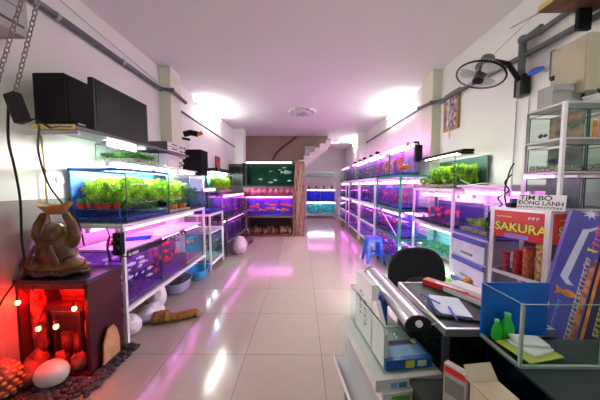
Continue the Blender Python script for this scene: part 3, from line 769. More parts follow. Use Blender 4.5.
def cord(label, pts, m=black, r=.006, cat='cable', name='hanging_cable'):
    P = [Vector(p) for p in pts]; Q = []
    for i in range(len(P)-1):
        a = P[max(i-1, 0)]; b = P[i]; c = P[i+1]; d = P[min(i+2, len(P)-1)]
        for k in range(6):
            s = k/6; Q.append(.5*((2*b)+(-a+c)*s+(2*a-5*b+4*c-d)*s*s+(-a+3*b-3*c+d)*s**3))
    Q.append(P[-1])
    return tag(MB().tube(Q, r, 6).build(name, m, smooth=True), label, cat)
cord('black cord dropping from the transformer at the left edge', [(-1.50, 1.22, 1.80), (-1.62, 1.3, 1.6), (-1.72, 1.40, 1.45), (-1.76, 1.45, 1.25), (-1.78, 1.46, 1.0), (-1.80, 1.48, .85), (-1.88, 1.50, .72), (-1.97, 1.45, .5), (-1.97, 1.4, .02)])
cord('yellow brown cord running down the left wall', [(-1.978, 1.76, 1.85), (-1.978, 1.78, 1.80), (-1.978, 1.80, 1.5), (-1.975, 1.80, 1.25), (-1.975, 1.83, .9), (-1.975, 1.84, .72)], mat('yellow brown cable', (.35, .22, .06), .5), .006)
cord('black cord slanting from the transformer behind the blue tank', [(-1.36, 1.22, 1.66), (-1.50, 1.35, 1.66), (-1.68, 1.5, 1.55), (-1.76, 1.62, 1.35), (-1.80, 1.75, 1.2), (-1.79, 1.85, 1.05), (-1.78, 1.88, .85)])
cord('thin twin cord hanging behind the statue', [(-1.60, 1.89, 1.0), (-1.57, 1.88, .93), (-1.60, 1.885, .85), (-1.56, 1.86, .72)], black, .004)
t = thing('wall_socket', 'white wall socket above the tiled dado', 'socket', (-1.999, 1.93, 1.385)); MB().box(0, .012, -.035, .035, -.025, .025).build('plate', white, t, bev=.003); MB().box(.0121, .0135, -.015, -.010, -.006, .006).box(.0121, .0135, .01, .015, -.006, .006).build('slots', black, t)

def pipe(label, pts, r=.022, m=greyp, cat='pipe'):
    t = thing('conduit_pipe', label, cat)
    MB().tube(pts, r, 12).build('pipe', m, t, smooth=True)
    for i, p in enumerate(pts[1:-1]):
        MB().ball(p, r*1.35, r*1.35, r*1.35, 12, 8).build('elbow', m, t, smooth=True)
    for a, b in zip(pts, pts[1:]):
        a = Vector(a); b = Vector(b); L = (b-a).length
        if L > .8:
            for k in range(1, int(L/.7)+1):
                q = a+(b-a)*k/(int(L/.7)+1); d = (b-a).normalized()*.012
                MB().tube([q-d, q+d], r*1.25, 12).build('clip', greyl, t, smooth=True)
    return t
pipe('grey conduit running along the left wall and around the column', [(-1.96, YB+.1, 2.72), (-1.96, 3.32, 2.68), (-1.80, 3.33, 2.66), (-1.80, 3.70, 2.62)], .027)
pipe('thin grey conduit continuing past the left column', [(-1.97, 3.66, 2.56), (-1.97, 6.9, 2.48)], .018)
cord('pale wire slanting down above the left conduit', [(-1.99, 1.0, 2.97), (-1.985, 2.0, 2.86), (-1.985, 3.3, 2.76)], greyl, .004)

# ---------------------------------------------------------------- BACK
BY = 6.15
t = thing('tank_stand', 'tall stand with violet wavy panel under the big dark tank', 'stand', (-.87, BY+.3, 0))
MB().box(-.68, .68, -.3, .3, 1.28, 1.31).build('deck', brown, t)
MB().box(-.68, .68, -.3, .3, .50, .54).build('shelf', brown, t)
MB().box(-.68, .68, -.3, .3, 0, .04).build('plinth', brown, t)
for x in (-.68, .63): 
    for y in (-.3, .25): MB().box(x, x+.05, y, y+.05, .04, 1.28).build('leg', brown, t)
wv = MB(); NN = 60
fp = [wv.bm.verts.new((-.66+1.32*i/NN, -.285+.012*math.sin(i*.9), z)) for z in (1.06, 1.275) for i in range(NN+1)]
for i in range(NN): wv.bm.faces.new((fp[i], fp[i+1], fp[NN+2+i], fp[NN+1+i]))
o = wv.build('wavy_panel', mat('wine red drape', (.28, .03, .12), .5, var=.5, scale=8), t, smooth=True); so = o.modifiers.new('s', 'SOLIDIFY'); so.thickness = .006
MB().box(-.66, .66, .28, .29, .05, .49).build('back_board', mat('dark board', (.03, .015, .012), .7), t)
bh = tank('large dark green tank at the back of the aisle', -1.56, -.19, BY+.02, BY+.58, 1.31, 1.93, water_g, backgreen, 'y+', gravel_d, .93, rim=black)
fill_fish(bh, 'white', 7, .15, 'pale fish in the large dark green tank', 'pale fish in big dark tank', across=True)
tag(fish('white', (-.42, BY+.15, 1.70), .5, .34, 'biggest pale fish at the right of the dark green tank', None), 'biggest pale fish at the right of the dark green tank', 'fish')
tube_light('white tube along the top of the dark green tank', (-1.5, BY+.10, 1.955), (-.25, BY+.10, 1.955), emis('soft white tube', (.85, 1, .98), 5), m=black)
bi = tank('goldfish tank glowing violet under the dark green tank', -1.53, -.22, BY+.06, BY+.52, .54, 1.0, water_v, mat('indigo backdrop', (.12, .08, .60), .6, var=.4), 'y+', gravel_b, .9)
fill_fish(bi, 'orange', 18, .15, 'orange goldfish in the violet tank at the back', 'goldfish in back tank', across=True, zr=(0, .85), xr=(0, 1))
fill_fish(bi, 'white', 5, .13, 'pale goldfish among orange ones in the back tank', 'pale goldfish in back tank', across=True)
tube_light('pink tube above the goldfish tank', (-1.5, BY+.12, 1.035), (-.25, BY+.12, 1.035), PINK)
tube_light('white pink tube at the rear of the goldfish tank', (-1.5, BY+.42, 1.035), (-.25, BY+.42, 1.035), PINKW)
# rocks below
for i in range(16):
    x = -1.46+.077*i; s = random.uniform(.05, .09)
    lump('driftwood_lump', 'brown rock in the pile under the goldfish tank', 'rock', (x, BY+.12+.1*(i % 3), .042), s*.8, s*.6, s*1.5, mat('brown rock', (.22, .11, .06), .8, var=.6, scale=14), .16, grp='rocks under the goldfish tank', n=10, k=7)
t = thing('carved_pillar', 'brown root-carved wooden pillar right of the dark tank', 'pillar', (-.06, BY+.15, 0))
MB().box(-.12, .12, -.12, .12, 0, 1.98).build('shaft', mat('brown carved wood', (.20, .09, .06), .6, var=.4, scale=10, bump=.4), t, bev=.01)
b = MB()
for k in range(9):
    x0 = random.uniform(-.09, .09); pts = []
    for i in range(14):
        pts.append((x0+.045*math.sin(i*.55+k*1.7), -.125, .05+i*.14+k*.01))
    b.tube(pts, .012, 6)
b.build('root_relief', mat('pale roots', (.34, .19, .13), .6), t, smooth=True)
# left dark cabinet near the back
t = thing('side_cabinet', 'dark cabinet standing left of the dark green tank', 'cabinet', (-1.76, BY+.2, 0))
MB().box(-.17, .17, -.13, .25, 0, 1.92).build('body', mat('near black cabinet', (.02, .018, .025), .4), t, bev=.005)
MB().box(-.15, .15, -.135, -.131, 1.35, 1.85).build('glass_door', screen, t); MB().box(-.15, .15, -.135, -.131, .1, 1.25).build('door', mat('dark wood door', (.05, .02, .03), .4), t)

# passage at the far end
rack('far rack of blue and teal tanks closing the passage', .16, 1.38, 9.5, 9.95, [.18, .72, 1.22], 1.55, frame_w)
for i in range(2):
    x0 = .19+.59*i; w_ = ('left', 'right')[i]
    bx = tank('%s teal tank on the bottom of the far rack' % w_, x0, x0+.57, 9.53, 9.92, .18, .60, water_t, backteal, 'y+', gravel_n, .9)
    fill_fish(bx, 'orange', 3, .09, 'orange fish in the %s teal tank far away' % w_, 'orange fish %s teal tank' % w_, across=True)
    bx = tank('%s blue tank on the middle of the far rack' % w_, x0, x0+.57, 9.53, 9.92, .72, 1.12, water_b, backblue, 'y+', gravel_b, .9)
    fill_fish(bx, 'blue', 4, .09, 'blue fish in the %s far blue tank' % w_, 'blue fish %s far tank' % w_, across=True)
tube_light('white tube over the blue tanks of the far rack', (.2, 9.6, 1.165), (1.35, 9.6, 1.165), PINKW)
tube_light('teal white tube over the bottom tanks of the far rack', (.2, 9.6, .65), (1.35, 9.6, .65), WHT)
for i in range(7):
    lump('ornament_rock', 'small stone ornament on the top of the far rack', 'ornament', (.27+.16*i, 9.7, 1.222), .05, .05, .075, cardb if i % 2 else rock_r, .12, grp='ornaments on the far rack', n=10, k=7)
t = thing('upper_tank_row', 'pale green long box above the far rack', 'box', (.75, 9.85, 1.72)); MB().box(-.58, .58, -.15, .15, 0, .16).build('body', mat('sage green board', (.22, .33, .24), .6), t)
MB().box(-.58, .58, -.15, .15, .161, .20).build('lid', frame_w, t); MB().box(-.5, -.47, -.02, .02, -.17, 0).box(.47, .5, -.02, .02, -.17, 0).build('support', frame_w, t)
# passage tubes on ceiling
tube_light('bright tube under the passage ceiling at its right wall', (1.96, 7.9, 2.88), (1.96, 9.1, 2.88), CEILT, cat='wall light', wall=-1)
tube_light('pink tube under the ceiling behind the stairs', (.5, 8.9, 2.95), (1.4, 8.9, 2.95), PINK)
o = tube_light('room tube high on the left wall beyond the spotlight', (-1.96, 4.5, 2.88), (-1.96, 5.7, 2.88), CEILT, cat='wall light', wall=1)
o = tube_light('room tube high on the right wall past the column', (1.96, 4.3, 2.88), (1.96, 5.5, 2.88), CEILT, cat='wall light', wall=-1)
tube_light('room tube high on the right wall nearest the entrance', (1.96, .0, 2.86), (1.96, 1.2, 2.86), CEILF, cat='wall light', wall=-1)
tube_light('room tube high on the left wall nearest the entrance', (-1.96, .0, 2.88), (-1.96, 1.2, 2.88), CEILF, cat='wall light', wall=1)

# ---------------------------------------------------------------- RIGHT SIDE
# green rack and those beyond
specs = [
 ('green steel rack with red and orange fish past the planted tank', 3.45, 4.54, frame_g, 2, 1.43),
 ('white rack of fish tanks directly beyond the green one', 4.62, 5.85, frame_w, 3, 1.42),
 ('white rack of fish tanks third along the right wall', 5.93, 7.2, frame_w, 3, 1.42),
 ('farthest white rack of tanks on the right wall', 7.65, 9.1, frame_w, 3, 1.42)]
ordn = ['first', 'second', 'third']
rk = ['green rack', 'rack beyond the green one', 'third right rack', 'farthest right rack']
kinds = ['orange', 'red', 'orange', 'blue', 'silver', 'red', 'dark', 'yellow', 'orange', 'silver', 'blue', 'red']
bgs = [backviolet, backblue, backdark, backteal, backviolet, backblue, backpink, backbrown]
kk = 0
for ri, (lab, y0, y1, fm, nt_, xf) in enumerate(specs):
    rack(lab, xf, 1.985, y0, y1, [.16, .54, .98, 1.50], 1.50, fm, w=.03)
    for li, (z0, h, tier) in enumerate(((.16, .28, 'bottom'), (.54, .30, 'lower middle'), (.98, .38, 'upper middle'), (1.50, .40, 'top'))):
        if ri == 3 and li == 0: pass
        L = (y1-y0-.06)/nt_
        for i in range(nt_):
            a = y0+.03+L*i+.003; b = a+L-.006
            xb = xf+.30 if li == 3 else 1.95
            w_ = water_v if li != 3 else water
            bgm = bgs[(kk*3+ri) % len(bgs)] if li < 3 else (backviolet if i % 2 else mat('grey blue backdrop', (.28, .28, .40), .6, var=.3))
            who = '%s %s-tier tank of the %s' % (ordn[i], tier, rk[ri])
            bx = tank(who, xf+.035, xb, a, b, z0, z0+h, w_, bgm, 'x+', gravel_d if kk % 2 else gravel_b, .84)
            kd = kinds[kk % len(kinds)]
            if ri == 0: kd = ['dark', 'blue', 'red', 'orange'][li] if i == 0 else ['silver', 'red', 'red', 'orange'][li]
            nf = (7, 3, 2, 1)[ri]; sz = .16 if li == 3 and ri == 0 else .10
            fill_fish(bx, kd, nf, sz, '%s fish in the %s' % (kd, who), '%s fish, %s' % (kd, who), xr=(0, .6))
            kk += 1
        top = z0+h+.03
        pm = PINK if li != 2 else PINKW
        tube_light('pink tube over the %s tier of the %s' % (tier, rk[ri]), (xf+.12, y0+.05, top+.01), (xf+.12, y1-.05, top+.01), pm, r=.017)
        if ri < 3: tube_light('rear tube over the %s tier of the %s' % (tier, rk[ri]), (1.82 if li < 3 else xf+.24, y0+.05, top+.01), (1.82 if li < 3 else xf+.24, y1-.05, top+.01), PINKW, r=.017)
t = thing('hang_on_filter', 'black filter clipped on the near end of the orange fish tank', 'filter', (1.66, 3.42, 1.80))
MB().box(-.05, .05, -.045, .01, -.12, .12).build('case', black, t, bev=.01); MB().tube([(0, -.02, .12), (.0, -.01, .16), (-.03, .05, .17)], .015, 8).build('spout', black, t, smooth=True)
for i in range(5):
    lump('clutter_box', 'dark gadget lying atop the far right tank row', 'gadget', (1.55+.02*(i % 2), 4.9+.5*i, 1.99), .05, .08, .035, blackm, .1, grp='gadgets on right tank row', n=8, k=6)
# brace on green rack
o = MB().tube([(1.422, 3.50, .58), (1.422, 4.3, .95)], .008, 6).build('rack_brace', frame_w); tag(o, 'thin pale diagonal brace across the green rack front', 'brace')
# near right rack
rack('white rack under the planted tank on the right', 1.60, 1.985, 2.50, 3.40, [.10, .46, .86, 1.31], 1.31, frame_w)
bj = tank('long planted tank with bright green plants on the right rack', 1.61, 1.97, 2.51, 3.39, 1.315, 1.665, water, mat('mossy backdrop', (.03, .09, .06), .6, var=.3), 'x+', gravel_n, .88)
bush('aquatic_plants', 'thick bright green plants across the right planted tank', (1.66, 1.94, 2.55, 3.15, 1.35, 1.61), leafA, 3400, .055, .008)
bush('aquatic_plants', 'darker green undergrowth in the right planted tank', (1.68, 1.94, 2.56, 3.1, 1.35, 1.56), leafB, 2400, .05, .008)
bush('aquatic_plants', 'low olive plants at the far end of the right planted tank', (1.64, 1.93, 3.0, 3.37, 1.35, 1.48), leafC, 1500, .035, .009)
for i, (x, y, s) in enumerate(((1.66, 3.25, .05), (1.66, 3.05, .04), (1.67, 2.75, .045))):
    lump('aquarium_stone', ['olive stone at the far end of the planted tank', 'small stone in the middle of the planted tank', 'flat stone near the front end of the planted tank'][i], 'stone', (x, y, 1.362), s*.6, s, s*.6, mat('olive stone', (.25, .22, .10), .8, var=.4), .1)
t = thing('aquarium_lamp', 'long black lamp lying across the right planted tank', 'lamp', (1.72, 2.92, 1.672))
MB().box(-.06, .06, -.46, .40, .02, .05).build('housing', black, t, bev=.01); MB().box(-.02, .02, -.4, .36, .014, .0195).build('light_strip', emis('lamp strip glow', (.95, 1, .9), 45), t)
for y in (-.42, .36): MB().box(-.08, .08, y, y+.012, 0, .02).build('foot', black, t)
bk = tank('tank with dark and red fish under the planted tank', 1.635, 1.96, 2.54, 3.37, .865, 1.14, water_v, backdark, 'x+', gravel_d, .85)
fill_fish(bk, 'red', 10, .085, 'red fish in the tank below the right planted tank', 'red fish under planted tank')
fill_fish(bk, 'dark', 5, .12, 'large dark fish in the tank below the right planted tank', 'dark fish under planted tank')
bl = tank('pale tank with small plants in the lower right rack', 1.635, 1.96, 2.54, 3.37, .465, .74, water_t, mat('pale teal backdrop', (.40, .60, .58), .6), 'x+', gravel_n, .85)
bush('aquatic_plants', 'small dark plants in the pale lower right tank', (1.66, 1.92, 2.6, 3.3, .51, .60), leafB, 900, .03, .008)
fill_fish(bl, 'blue', 8, .06, 'small blue fish in the pale lower right tank', 'blue fish pale tank')
bl2 = tank('lime lit tank lowest in the right rack', 1.635, 1.96, 2.54, 3.37, .105, .36, water, neon, 'x+', gravel_n, .85)
for z, e, w_ in ((1.22, PINK, 'pink tube right under the planted tank'), (1.19, PINKW, ''), (.80, WHT, 'white tube above the pale lower right tank'), (.41, LIM, 'greenish tube above the lime lit tank')):
    if w_: tube_light(w_, (1.70, 2.56, z), (1.70, 3.34, z), e)
tube_light('rear pink tube under the right planted tank', (1.87, 2.56, 1.22), (1.87, 3.34, 1.22), PINKW)
# bracket shelf by the purple drawers
t = thing('wall_shelf', 'white shelf over the small lit tank and drawers', 'shelf', (1.80, 2.15, 1.325)); MB().box(-.2, .2, -.33, .30, 0, .02).build('board', frame_w, t)
for y in (-.30, .27): MB().box(-.16, .19, y, y+.015, -.03, 0).build('bracket', frame_w, t)
tube_light('pink tube under the shelf above the drawers', (1.66, 1.9, 1.27), (1.66, 2.4, 1.27), PINKW)
tube_light('rear pink tube under the shelf above the drawers', (1.85, 1.9, 1.27), (1.85, 2.4, 1.27), PINK)
cord('white lead drooping over the shelf above the drawers', [(1.62, 2.42, 1.40), (1.60, 2.25, 1.35), (1.59, 2.1, 1.36), (1.59, 1.95, 1.35), (1.60, 1.86, 1.30), (1.62, 1.83, 1.2)], white, .004)
# drawers
t = thing('plastic_drawer_unit', 'lilac drawer unit with violet bands by the red cabinet', 'drawers', (1.735, 2.15, 0))
MB().box(-.19, .21, -.215, .215, .02, .88).build('body', lilac, t, bev=.008)
MB().box(-.205, .215, -.22, .22, .881, .90).build('top', violetband, t, bev=.006)
for i in range(4):
    z = .04+.21*i
    d_ = MB().box(-.212, -.191, -.205, .205, z, z+.195).build('drawer', mat('drawer front', (.62, .60, .78), .35), t, bev=.005)
    MB().box(-.222, -.213, -.205, .205, z+.15, z+.195).build('band', violetband, d_, bev=.003)
    MB().box(-.226, -.213, -.07, .07, z+.035, z+.055).build('handle', mat('grey handle', (.25, .25, .3), .4), d_, bev=.003)
bm_ = tank('small blue lit tank standing on the lilac drawers', 1.56, 1.90, 1.97, 2.34, .902, 1.17, water_b, mat('sky backdrop', (.25, .5, .85), .6), 'x+', gravel_n, .9)
bush('aquatic_plants', 'small green plants in the tank on the drawers', (1.58, 1.86, 1.99, 2.3, .945, 1.05), leafA, 500, .035, .008)
t = thing('sponge_filter', 'dark filter standing in the tank on the drawers', 'filter', (1.64, 2.06, .95)); MB().lathe([(.025, 0), (.025, .11), (.012, .115), (.012, .16)], n=12).build('body', black, t, smooth=True)

# SAKURA cabinet (turned towards the door)
u = Vector((.29, -.957, 0)).normalized(); o0 = Vector((1.442, 1.80, 0)); W_, D_, TH = .352, .36, 1.18
FS = F(o0, u, (0, 0, 1))     # a: along the front, b: up, c: outwards (front at 0, body at negative c)
FE = F(FS.p(W_, 0, 0), -FS.n, (0, 0, 1))   # near end face, outward normal = u
t = thing('display_cabinet', 'red-headed glass display cabinet of fish food with white frame', 'cabinet', (0, 0, 0))
f = MB(); q = .028
alum = mat('white aluminium frame', (.70, .68, .74), .35, .2)
for a in (0, W_-q):
    for c in (-q, -D_): f.fbox(FS, a, a+q, 0, TH-.02, c, c+q)
for b0 in (.02, .34, .70): f.fbox(FS, q, W_-q, b0-.012, b0+.012, -.02, 0).fbox(FE, q, D_-q, b0-.012, b0+.012, -.02, 0)
f.fbox(FS, -.004, W_+.004, TH-.02, TH, -D_-.004, .004)
f.build('frame', alum, t)
for b0, nm in ((.02, 'shelf'), (.34, 'shelf'), (.70, 'shelf')): MB().fbox(FS, q, W_-q, b0-.005, b0+.005, -D_+q, -.022).build('shelf', glass_d if b0 > .1 else white, t)
MB().fbox(FS, .0285, W_-.0285, .965, TH-.022, -.012, -.002).build('header', redp, t)
MB().fbox(FE, .0285, D_-.0285, .965, TH-.022, -.012, -.002).build('header', redp, t)
MB().fbox(FS, .03, W_-.03, .03, .95, -.010, -.006).build('front_glass', glass, t)
MB().fbox(FE, .03, D_-.03, .03, .95, -.010, -.006).build('end_glass', glass, t)
MB().fbox(FS, .03, W_-.03, .03, TH-.03, -D_+.005, -D_+.01).build('back_panel', mat('dark back', (.05, .04, .06), .6), t)
dk = mat('dark green outline', (.02, .06, .03), .5)
text('lettering', 'SAKURA', .083, FS, .036, 1.018, dk, t, .0006, -.0010, wide=.98, off=.006)
text('lettering', 'SAKURA', .083, FS, .036, 1.018, yel, t, .0006, .0008, wide=.98, off=.002)
glyphs('small_lettering', FS, .045, 1.112, 12, .0065, .009, yel, t, -.0015, .2, 5)
glyphs('small_lettering', FS, .235, 1.108, 3, .018, .02, paper, t, -.0015, .16, 6)
MB().fbox(FS, .10, .24, .972, .997, -.001, .001).build('blue_strip', mat('periwinkle strip', (.25, .30, .75), .5), t)
glyphs('strip_lettering', FS, .108, .979, 8, .0125, .011, ink, t, .0012, .16, 7)
text('lettering', 'SAKURA', .083, FE, .085, 1.018, dk, t, .0006, -.0010, wide=.98, off=.006)
text('lettering', 'SAKURA', .083, FE, .085, 1.018, yel, t, .0006, .0008, wide=.98, off=.002)
glyphs('small_lettering', FE, .09, 1.112, 12, .0065, .009, yel, t, -.0015, .2, 8)
jarlab = [('red lidded jar of fish food, farthest on the cabinet shelf', redp, .14, .024), ('red can of fish food, second on the cabinet shelf', redp, .17, .026),
          ('tall orange and red can on the cabinet shelf', orange, .21, .028), ('tall speckled orange can nearest on the cabinet shelf', orange, .235, .030)]
for i, (lab, m_, h, r) in enumerate(jarlab):
    p = FS.p(.075+.068*i, .706, -.07-.012*(i % 2))
    j = thing('food_can', lab, 'can', p)
    MB().lathe([(r, 0), (r, h-.02)], n=18).build('can', mat('can label %d' % i, ((.60, .01, .03), (.60, .01, .02), (.65, .03, .02), (.70, .14, .03))[i], .35, var=.5, scale=40, col2=((.8, .12, .15), (.75, .05, .05), (.85, .2, .1), (.85, .55, .25))[i]), j, smooth=True)
    MB().lathe([(r+.002, h-.019), (r+.002, h), (0, h)], n=18).build('lid', redp if i < 3 else yel, j, smooth=True)
for i in range(4):
    p = FS.p(.07+.07*i, .706, -.17); j = thing('food_pouch', 'silvery pouch behind the cans on the cabinet shelf', 'pouch', p, math.atan2(u.y, u.x), 'pouches behind the cans')
    MB().box(-.028, .028, -.012, .012, 0, .12).build('pouch', mat('silvery pouch', (.45, .45, .55), .3, .3, var=.5, scale=30), j, bev=.006)
for i in range(4):
    p = FS.p(.07+.07*i, .346, -.10); j = thing('food_can', 'orange fish food can on the low cabinet shelf', 'can', p, 0, 'cans on the low cabinet shelf')
    MB().lathe([(.03, 0), (.03, .2)], n=16).build('can', orange, j, smooth=True); MB().lathe([(.032, .201), (.032, .22), (0, .22)], n=16).build('lid', redp, j, smooth=True)
# sign
t = thing('handwritten_sign', 'white card sign handwritten in black above the red cabinet', 'sign', (0, 0, 0))
FG = F(FS.p(.155, TH+.002, -.02), u, Vector((0, 0, 1))-FS.n*.10)
MB().fbox(FG, 0, .25, 0, .098, -.004, 0).build('card', paper, t)
text('lettering', 'TIM BÒ', .042, FG, .014, .062, ink, t, .0004, .0006, wide=1.25, off=.0006)
text('lettering', 'ĐÔNG LẠNH', .037, FG, .008, .030, ink, t, .0004, .0006, wide=1.05, off=.0006)
glyphs('small_lettering', FG, .008, .007, 15, .0125, .013, ink, t, .0004, .2, 3)

# betta racks on top of the cabinet
t = thing('small_tank_rack', 'white three-tier rack of little tanks above the red cabinet', 'rack', (1.79, 1.60, TH+.002))
rx0, rx1, ry0, ry1 = -.21, .19, -.145, .115
zs = [.012, .245, .45, .665]
for x in (rx0, rx1-.018):
    for y in (ry0, ry1-.018): MB().box(x, x+.018, y, y+.018, 0, .665).build('post', frame_w, t)
for z in zs:
    MB().box(rx0+.018, rx1-.018, ry0, ry0+.018, z-.012, z).box(rx0+.018, rx1-.018, ry1-.018, ry1, z-.012, z).box(rx0, rx0+.018, ry0+.018, ry1-.018, z-.012, z).box(rx1-.018, rx1, ry0+.018, ry1-.018, z-.012, z).box(rx0+.018, rx1-.018, ry0+.018, ry1-.018, z-.008, z-.004).build('shelf_frame', mat('grey green enamel', (.50, .52, .50), .4), t)
tl = ['lowest', 'middle', 'top']
pic = mat('green and red picture backdrop', (.08, .30, .22), .5, var=.6, scale=16, col2=(.55, .25, .15))
picr = mat('brown red backdrop', (.22, .06, .05), .5, var=.6, scale=14, col2=(.1, .2, .15))
for i in range(3):
    z = TH+.002+zs[i]
    h = zs[i+1]-zs[i]-.04
    bx = tank('%s small tank at the aisle side of the little rack' % tl[i], 1.60, 1.745, 1.475, 1.695, z+.001, z+h, water, (mat('grey green backdrop', (.10, .14, .12), .6, var=.3), picr, pic)[i], 'x+', gravel_n if i == 1 else None, .7)
    fill_fish(bx, 'dark', 2, .045, 'tiny dark fish in the %s small tank' % tl[i], 'tiny fish %s small tank' % tl[i])
    bx = tank('%s small tank at the wall side of the little rack' % tl[i], 1.755, 1.96, 1.475, 1.695, z+.001, z+h, water, None, 'x+', gravel_n if i == 1 else None, .5)
t = thing('orange_can', 'orange box inside the top tier of the little rack', 'box', (1.775, 1.462, TH+.002+.451)); MB().box(-.012, .012, -.004, .004, 0, .10).build('carton', orange, t, bev=.002); MB().box(-.013, .013, -.005, .005, .1005, .108).build('lid', white, t)
o = MB().box(-.09, .09, -.006, .006, 0, .012).build('lamp_strip', PINKW); o.location = (1.592, 1.60, 1.392); o.rotation_euler.z = PI/2
tag(o, 'thin violet light strip between the small tanks', 'light strip')
cord('black leads looping beside the lowest small tank', [(1.50, 1.70, 1.42), (1.47, 1.72, 1.36), (1.52, 1.74, 1.30), (1.46, 1.76, 1.25), (1.50, 1.77, 1.20), (1.46, 1.76, 1.175)], black, .005)
cord('second black lead looping above the red cabinet', [(1.52, 1.71, 1.50), (1.50, 1.72, 1.44), (1.48, 1.73, 1.30), (1.50, 1.74, 1.22), (1.53, 1.76, 1.175)], black, .005)
t = thing('air_pump', 'small green and black air pump on the red cabinet', 'pump', FS.p(.11, TH+.001, -.06)); MB().box(-.03, .03, -.02, .02, 0, .035).build('body', black, t, bev=.006); MB().box(-.02, .02, -.012, .012, .036, .065).build('knob', mat('dark teal', (.02, .25, .2), .4), t, bev=.004)
# items on top of small rack
zt = TH+.002+.667
t = thing('storage_box', 'grey cardboard box on the little rack beside the wall', 'box', (1.70, 1.62, zt)); MB().box(-.08, .10, -.05, .05, 0, .14).build('carton', greycard, t); MB().box(-.08, .10, -.055, -.0505, .10, .14).build('flap', greycard, t)
for i in range(3):
    o = MB().box(-.07, .09, -.04, .05, .0, .018).build('folded_paper', paper); o.location = (1.88, 1.53, zt+.02*i); o.rotation_euler.z = .1*i
    tag(o, ['white papers at the bottom of the pile on the little rack', 'white papers in the middle of the little rack pile', 'white papers topmost of the little rack pile'][i], 'paper')
cord('grey wire hanging over the end of the little rack', [(1.80, 1.44, 1.95), (1.82, 1.43, 1.80), (1.79, 1.43, 1.68), (1.86, 1.43, 1.60), (1.95, 1.43, 1.64), (1.97, 1.43, 1.75)], greyp, .004)
cord('dark twisted lead under the beige wall box', [(1.84, 1.52, 1.945), (1.82, 1.48, 1.90), (1.86, 1.46, 1.86), (1.83, 1.46, 1.82)], black, .006)

# beige wall box
t = thing('electrical_box', 'beige metal box fixed high on the right wall', 'electrical box', (1.88, 1.62, 1.93))
MB().box(-.12, .115, -.11, .11, 0, .35).build('case', beige, t, bev=.006)
MB().box(-.125, -.1205, -.10, .10, .01, .32).build('door', beige, t, bev=.003)
MB().box(-.137, -.126, .075, .095, .14, .17).build('latch', black, t)
MB().tube([(-.07, -.05, 0), (-.07, -.05, -.05)], .01, 8).build('cable_gland', black, t)
# wooden altar plank at ceiling right
t = thing('wooden_plank_shelf', 'dark wooden plank shelf right under the ceiling', 'shelf', (1.84, 1.45, 2.52))
MB().box(-.22, .155, -.25, .25, 0, .035).build('board', brown, t)
MB().box(-.225, -.2205, -.25, .25, .008, .039).build('edge', mat('yellow edging', (.65, .52, .12)), t)
MB().box(.0, .09, .20, .22, -.14, -.001).build('bracket', black, t)
MB().tube([(-.20, .26, .01), (-.26, .42, .01)], .006, 6).build('rod', greyl, t)
# pipes right
pipe('grey conduit running along the right wall and around the column', [(1.955, YB+.1, 2.34), (1.955, 3.40, 2.53), (1.84, 3.44, 2.52), (1.84, 3.80, 2.56), (1.965, 3.86, 2.62), (1.965, 7.27, 2.66)], .024)
pipe('upper grey conduit over the wall fan', [(1.95, 1.60, 2.62), (1.95, 2.02, 2.60), (1.90, 2.12, 2.58)], .022)
pipe('thick dark elbow pipe dropping beside the fan', [(1.94, 2.00, 2.62), (1.94, 2.16, 2.62), (1.94, 2.16, 2.12)], .028)
pipe('short dark stub of pipe hanging off the conduit', [(1.955, 1.90, 2.38), (1.955, 1.90, 2.17)], .025)
cord('thin wire slanting from the fan up to the plank shelf', [(1.62, 2.3, 2.40), (1.75, 1.95, 2.60), (1.80, 1.75, 2.70)], greyl, .003)
cord('long grey cable hanging down below the fan pipe', [(1.985, 2.24, 2.12), (1.985, 2.24, 1.8), (1.985, 2.25, 1.35)], greyl, .005)
cord('shorter thin cable hanging below the blue wrapped stub', [(1.985, 2.12, 2.1), (1.985, 2.12, 1.8)], greyl, .004)
lump('blue_rag', 'blue tape wrapped between pipe and stub', 'tape', (1.93, 2.02, 2.27), .025, .07, .022, blue_pl, .1)
# wall fan
t = thing('wall_fan', 'black caged wall fan with pale blades on the right wall', 'fan', (1.58, 2.16, 2.315))
nrm = Vector((-.40, -.04, -.92)).normalized()      # faces down into the aisle
ctr = Vector((0, 0, 0))
ff_u = nrm.cross(Vector((0, 0, 1))).normalized(); ff = F(ctr, ff_u, nrm.cross(ff_u)*-1 if nrm.cross(ff_u).z < 0 else nrm.cross(ff_u))
if ff.n.dot(nrm) < 0: ff = F(ctr, -ff_u, ff.v)
R_ = .186
b = MB(); b.tube([ff.p(R_*math.cos(a), R_*math.sin(a), 0) for a in [2*PI*k/40 for k in range(40)]], .008, 8, closed=True); b.build('guard_ring', black, t, smooth=True)
b = MB()
for k in range(40):
    a = 2*PI*k/40
    b.tube([ff.p(.04*math.cos(a), .04*math.sin(a), .05), ff.p(.13*math.cos(a), .13*math.sin(a), .045), ff.p(R_*math.cos(a), R_*math.sin(a), 0)], .0011, 4)
    b.tube([ff.p(.04*math.cos(a), .04*math.sin(a), -.07), ff.p(.14*math.cos(a), .14*math.sin(a), -.06), ff.p(R_*math.cos(a), R_*math.sin(a), 0)], .0011, 4)
b.build('wire_cage', metal, t)
b = MB()
for k in range(3):
    a0 = 2*PI*k/3
    pts = [(.03*math.cos(a0-.5), .03*math.sin(a0-.5)), (.12*math.cos(a0-.35), .12*math.sin(a0-.35)), (.165*math.cos(a0-.25), .165*math.sin(a0-.25)), (.17*math.cos(a0+.25), .17*math.sin(a0+.25)), (.145*math.cos(a0+.6), .145*math.sin(a0+.6)), (.08*math.cos(a0+.7), .08*math.sin(a0+.7)), (.03*math.cos(a0+.6), .03*math.sin(a0+.6))]
    b.prism(ff, pts, -.012, -.006)
b.build('blades', mat('pale grey blades', (.48, .50, .48), .35), t)
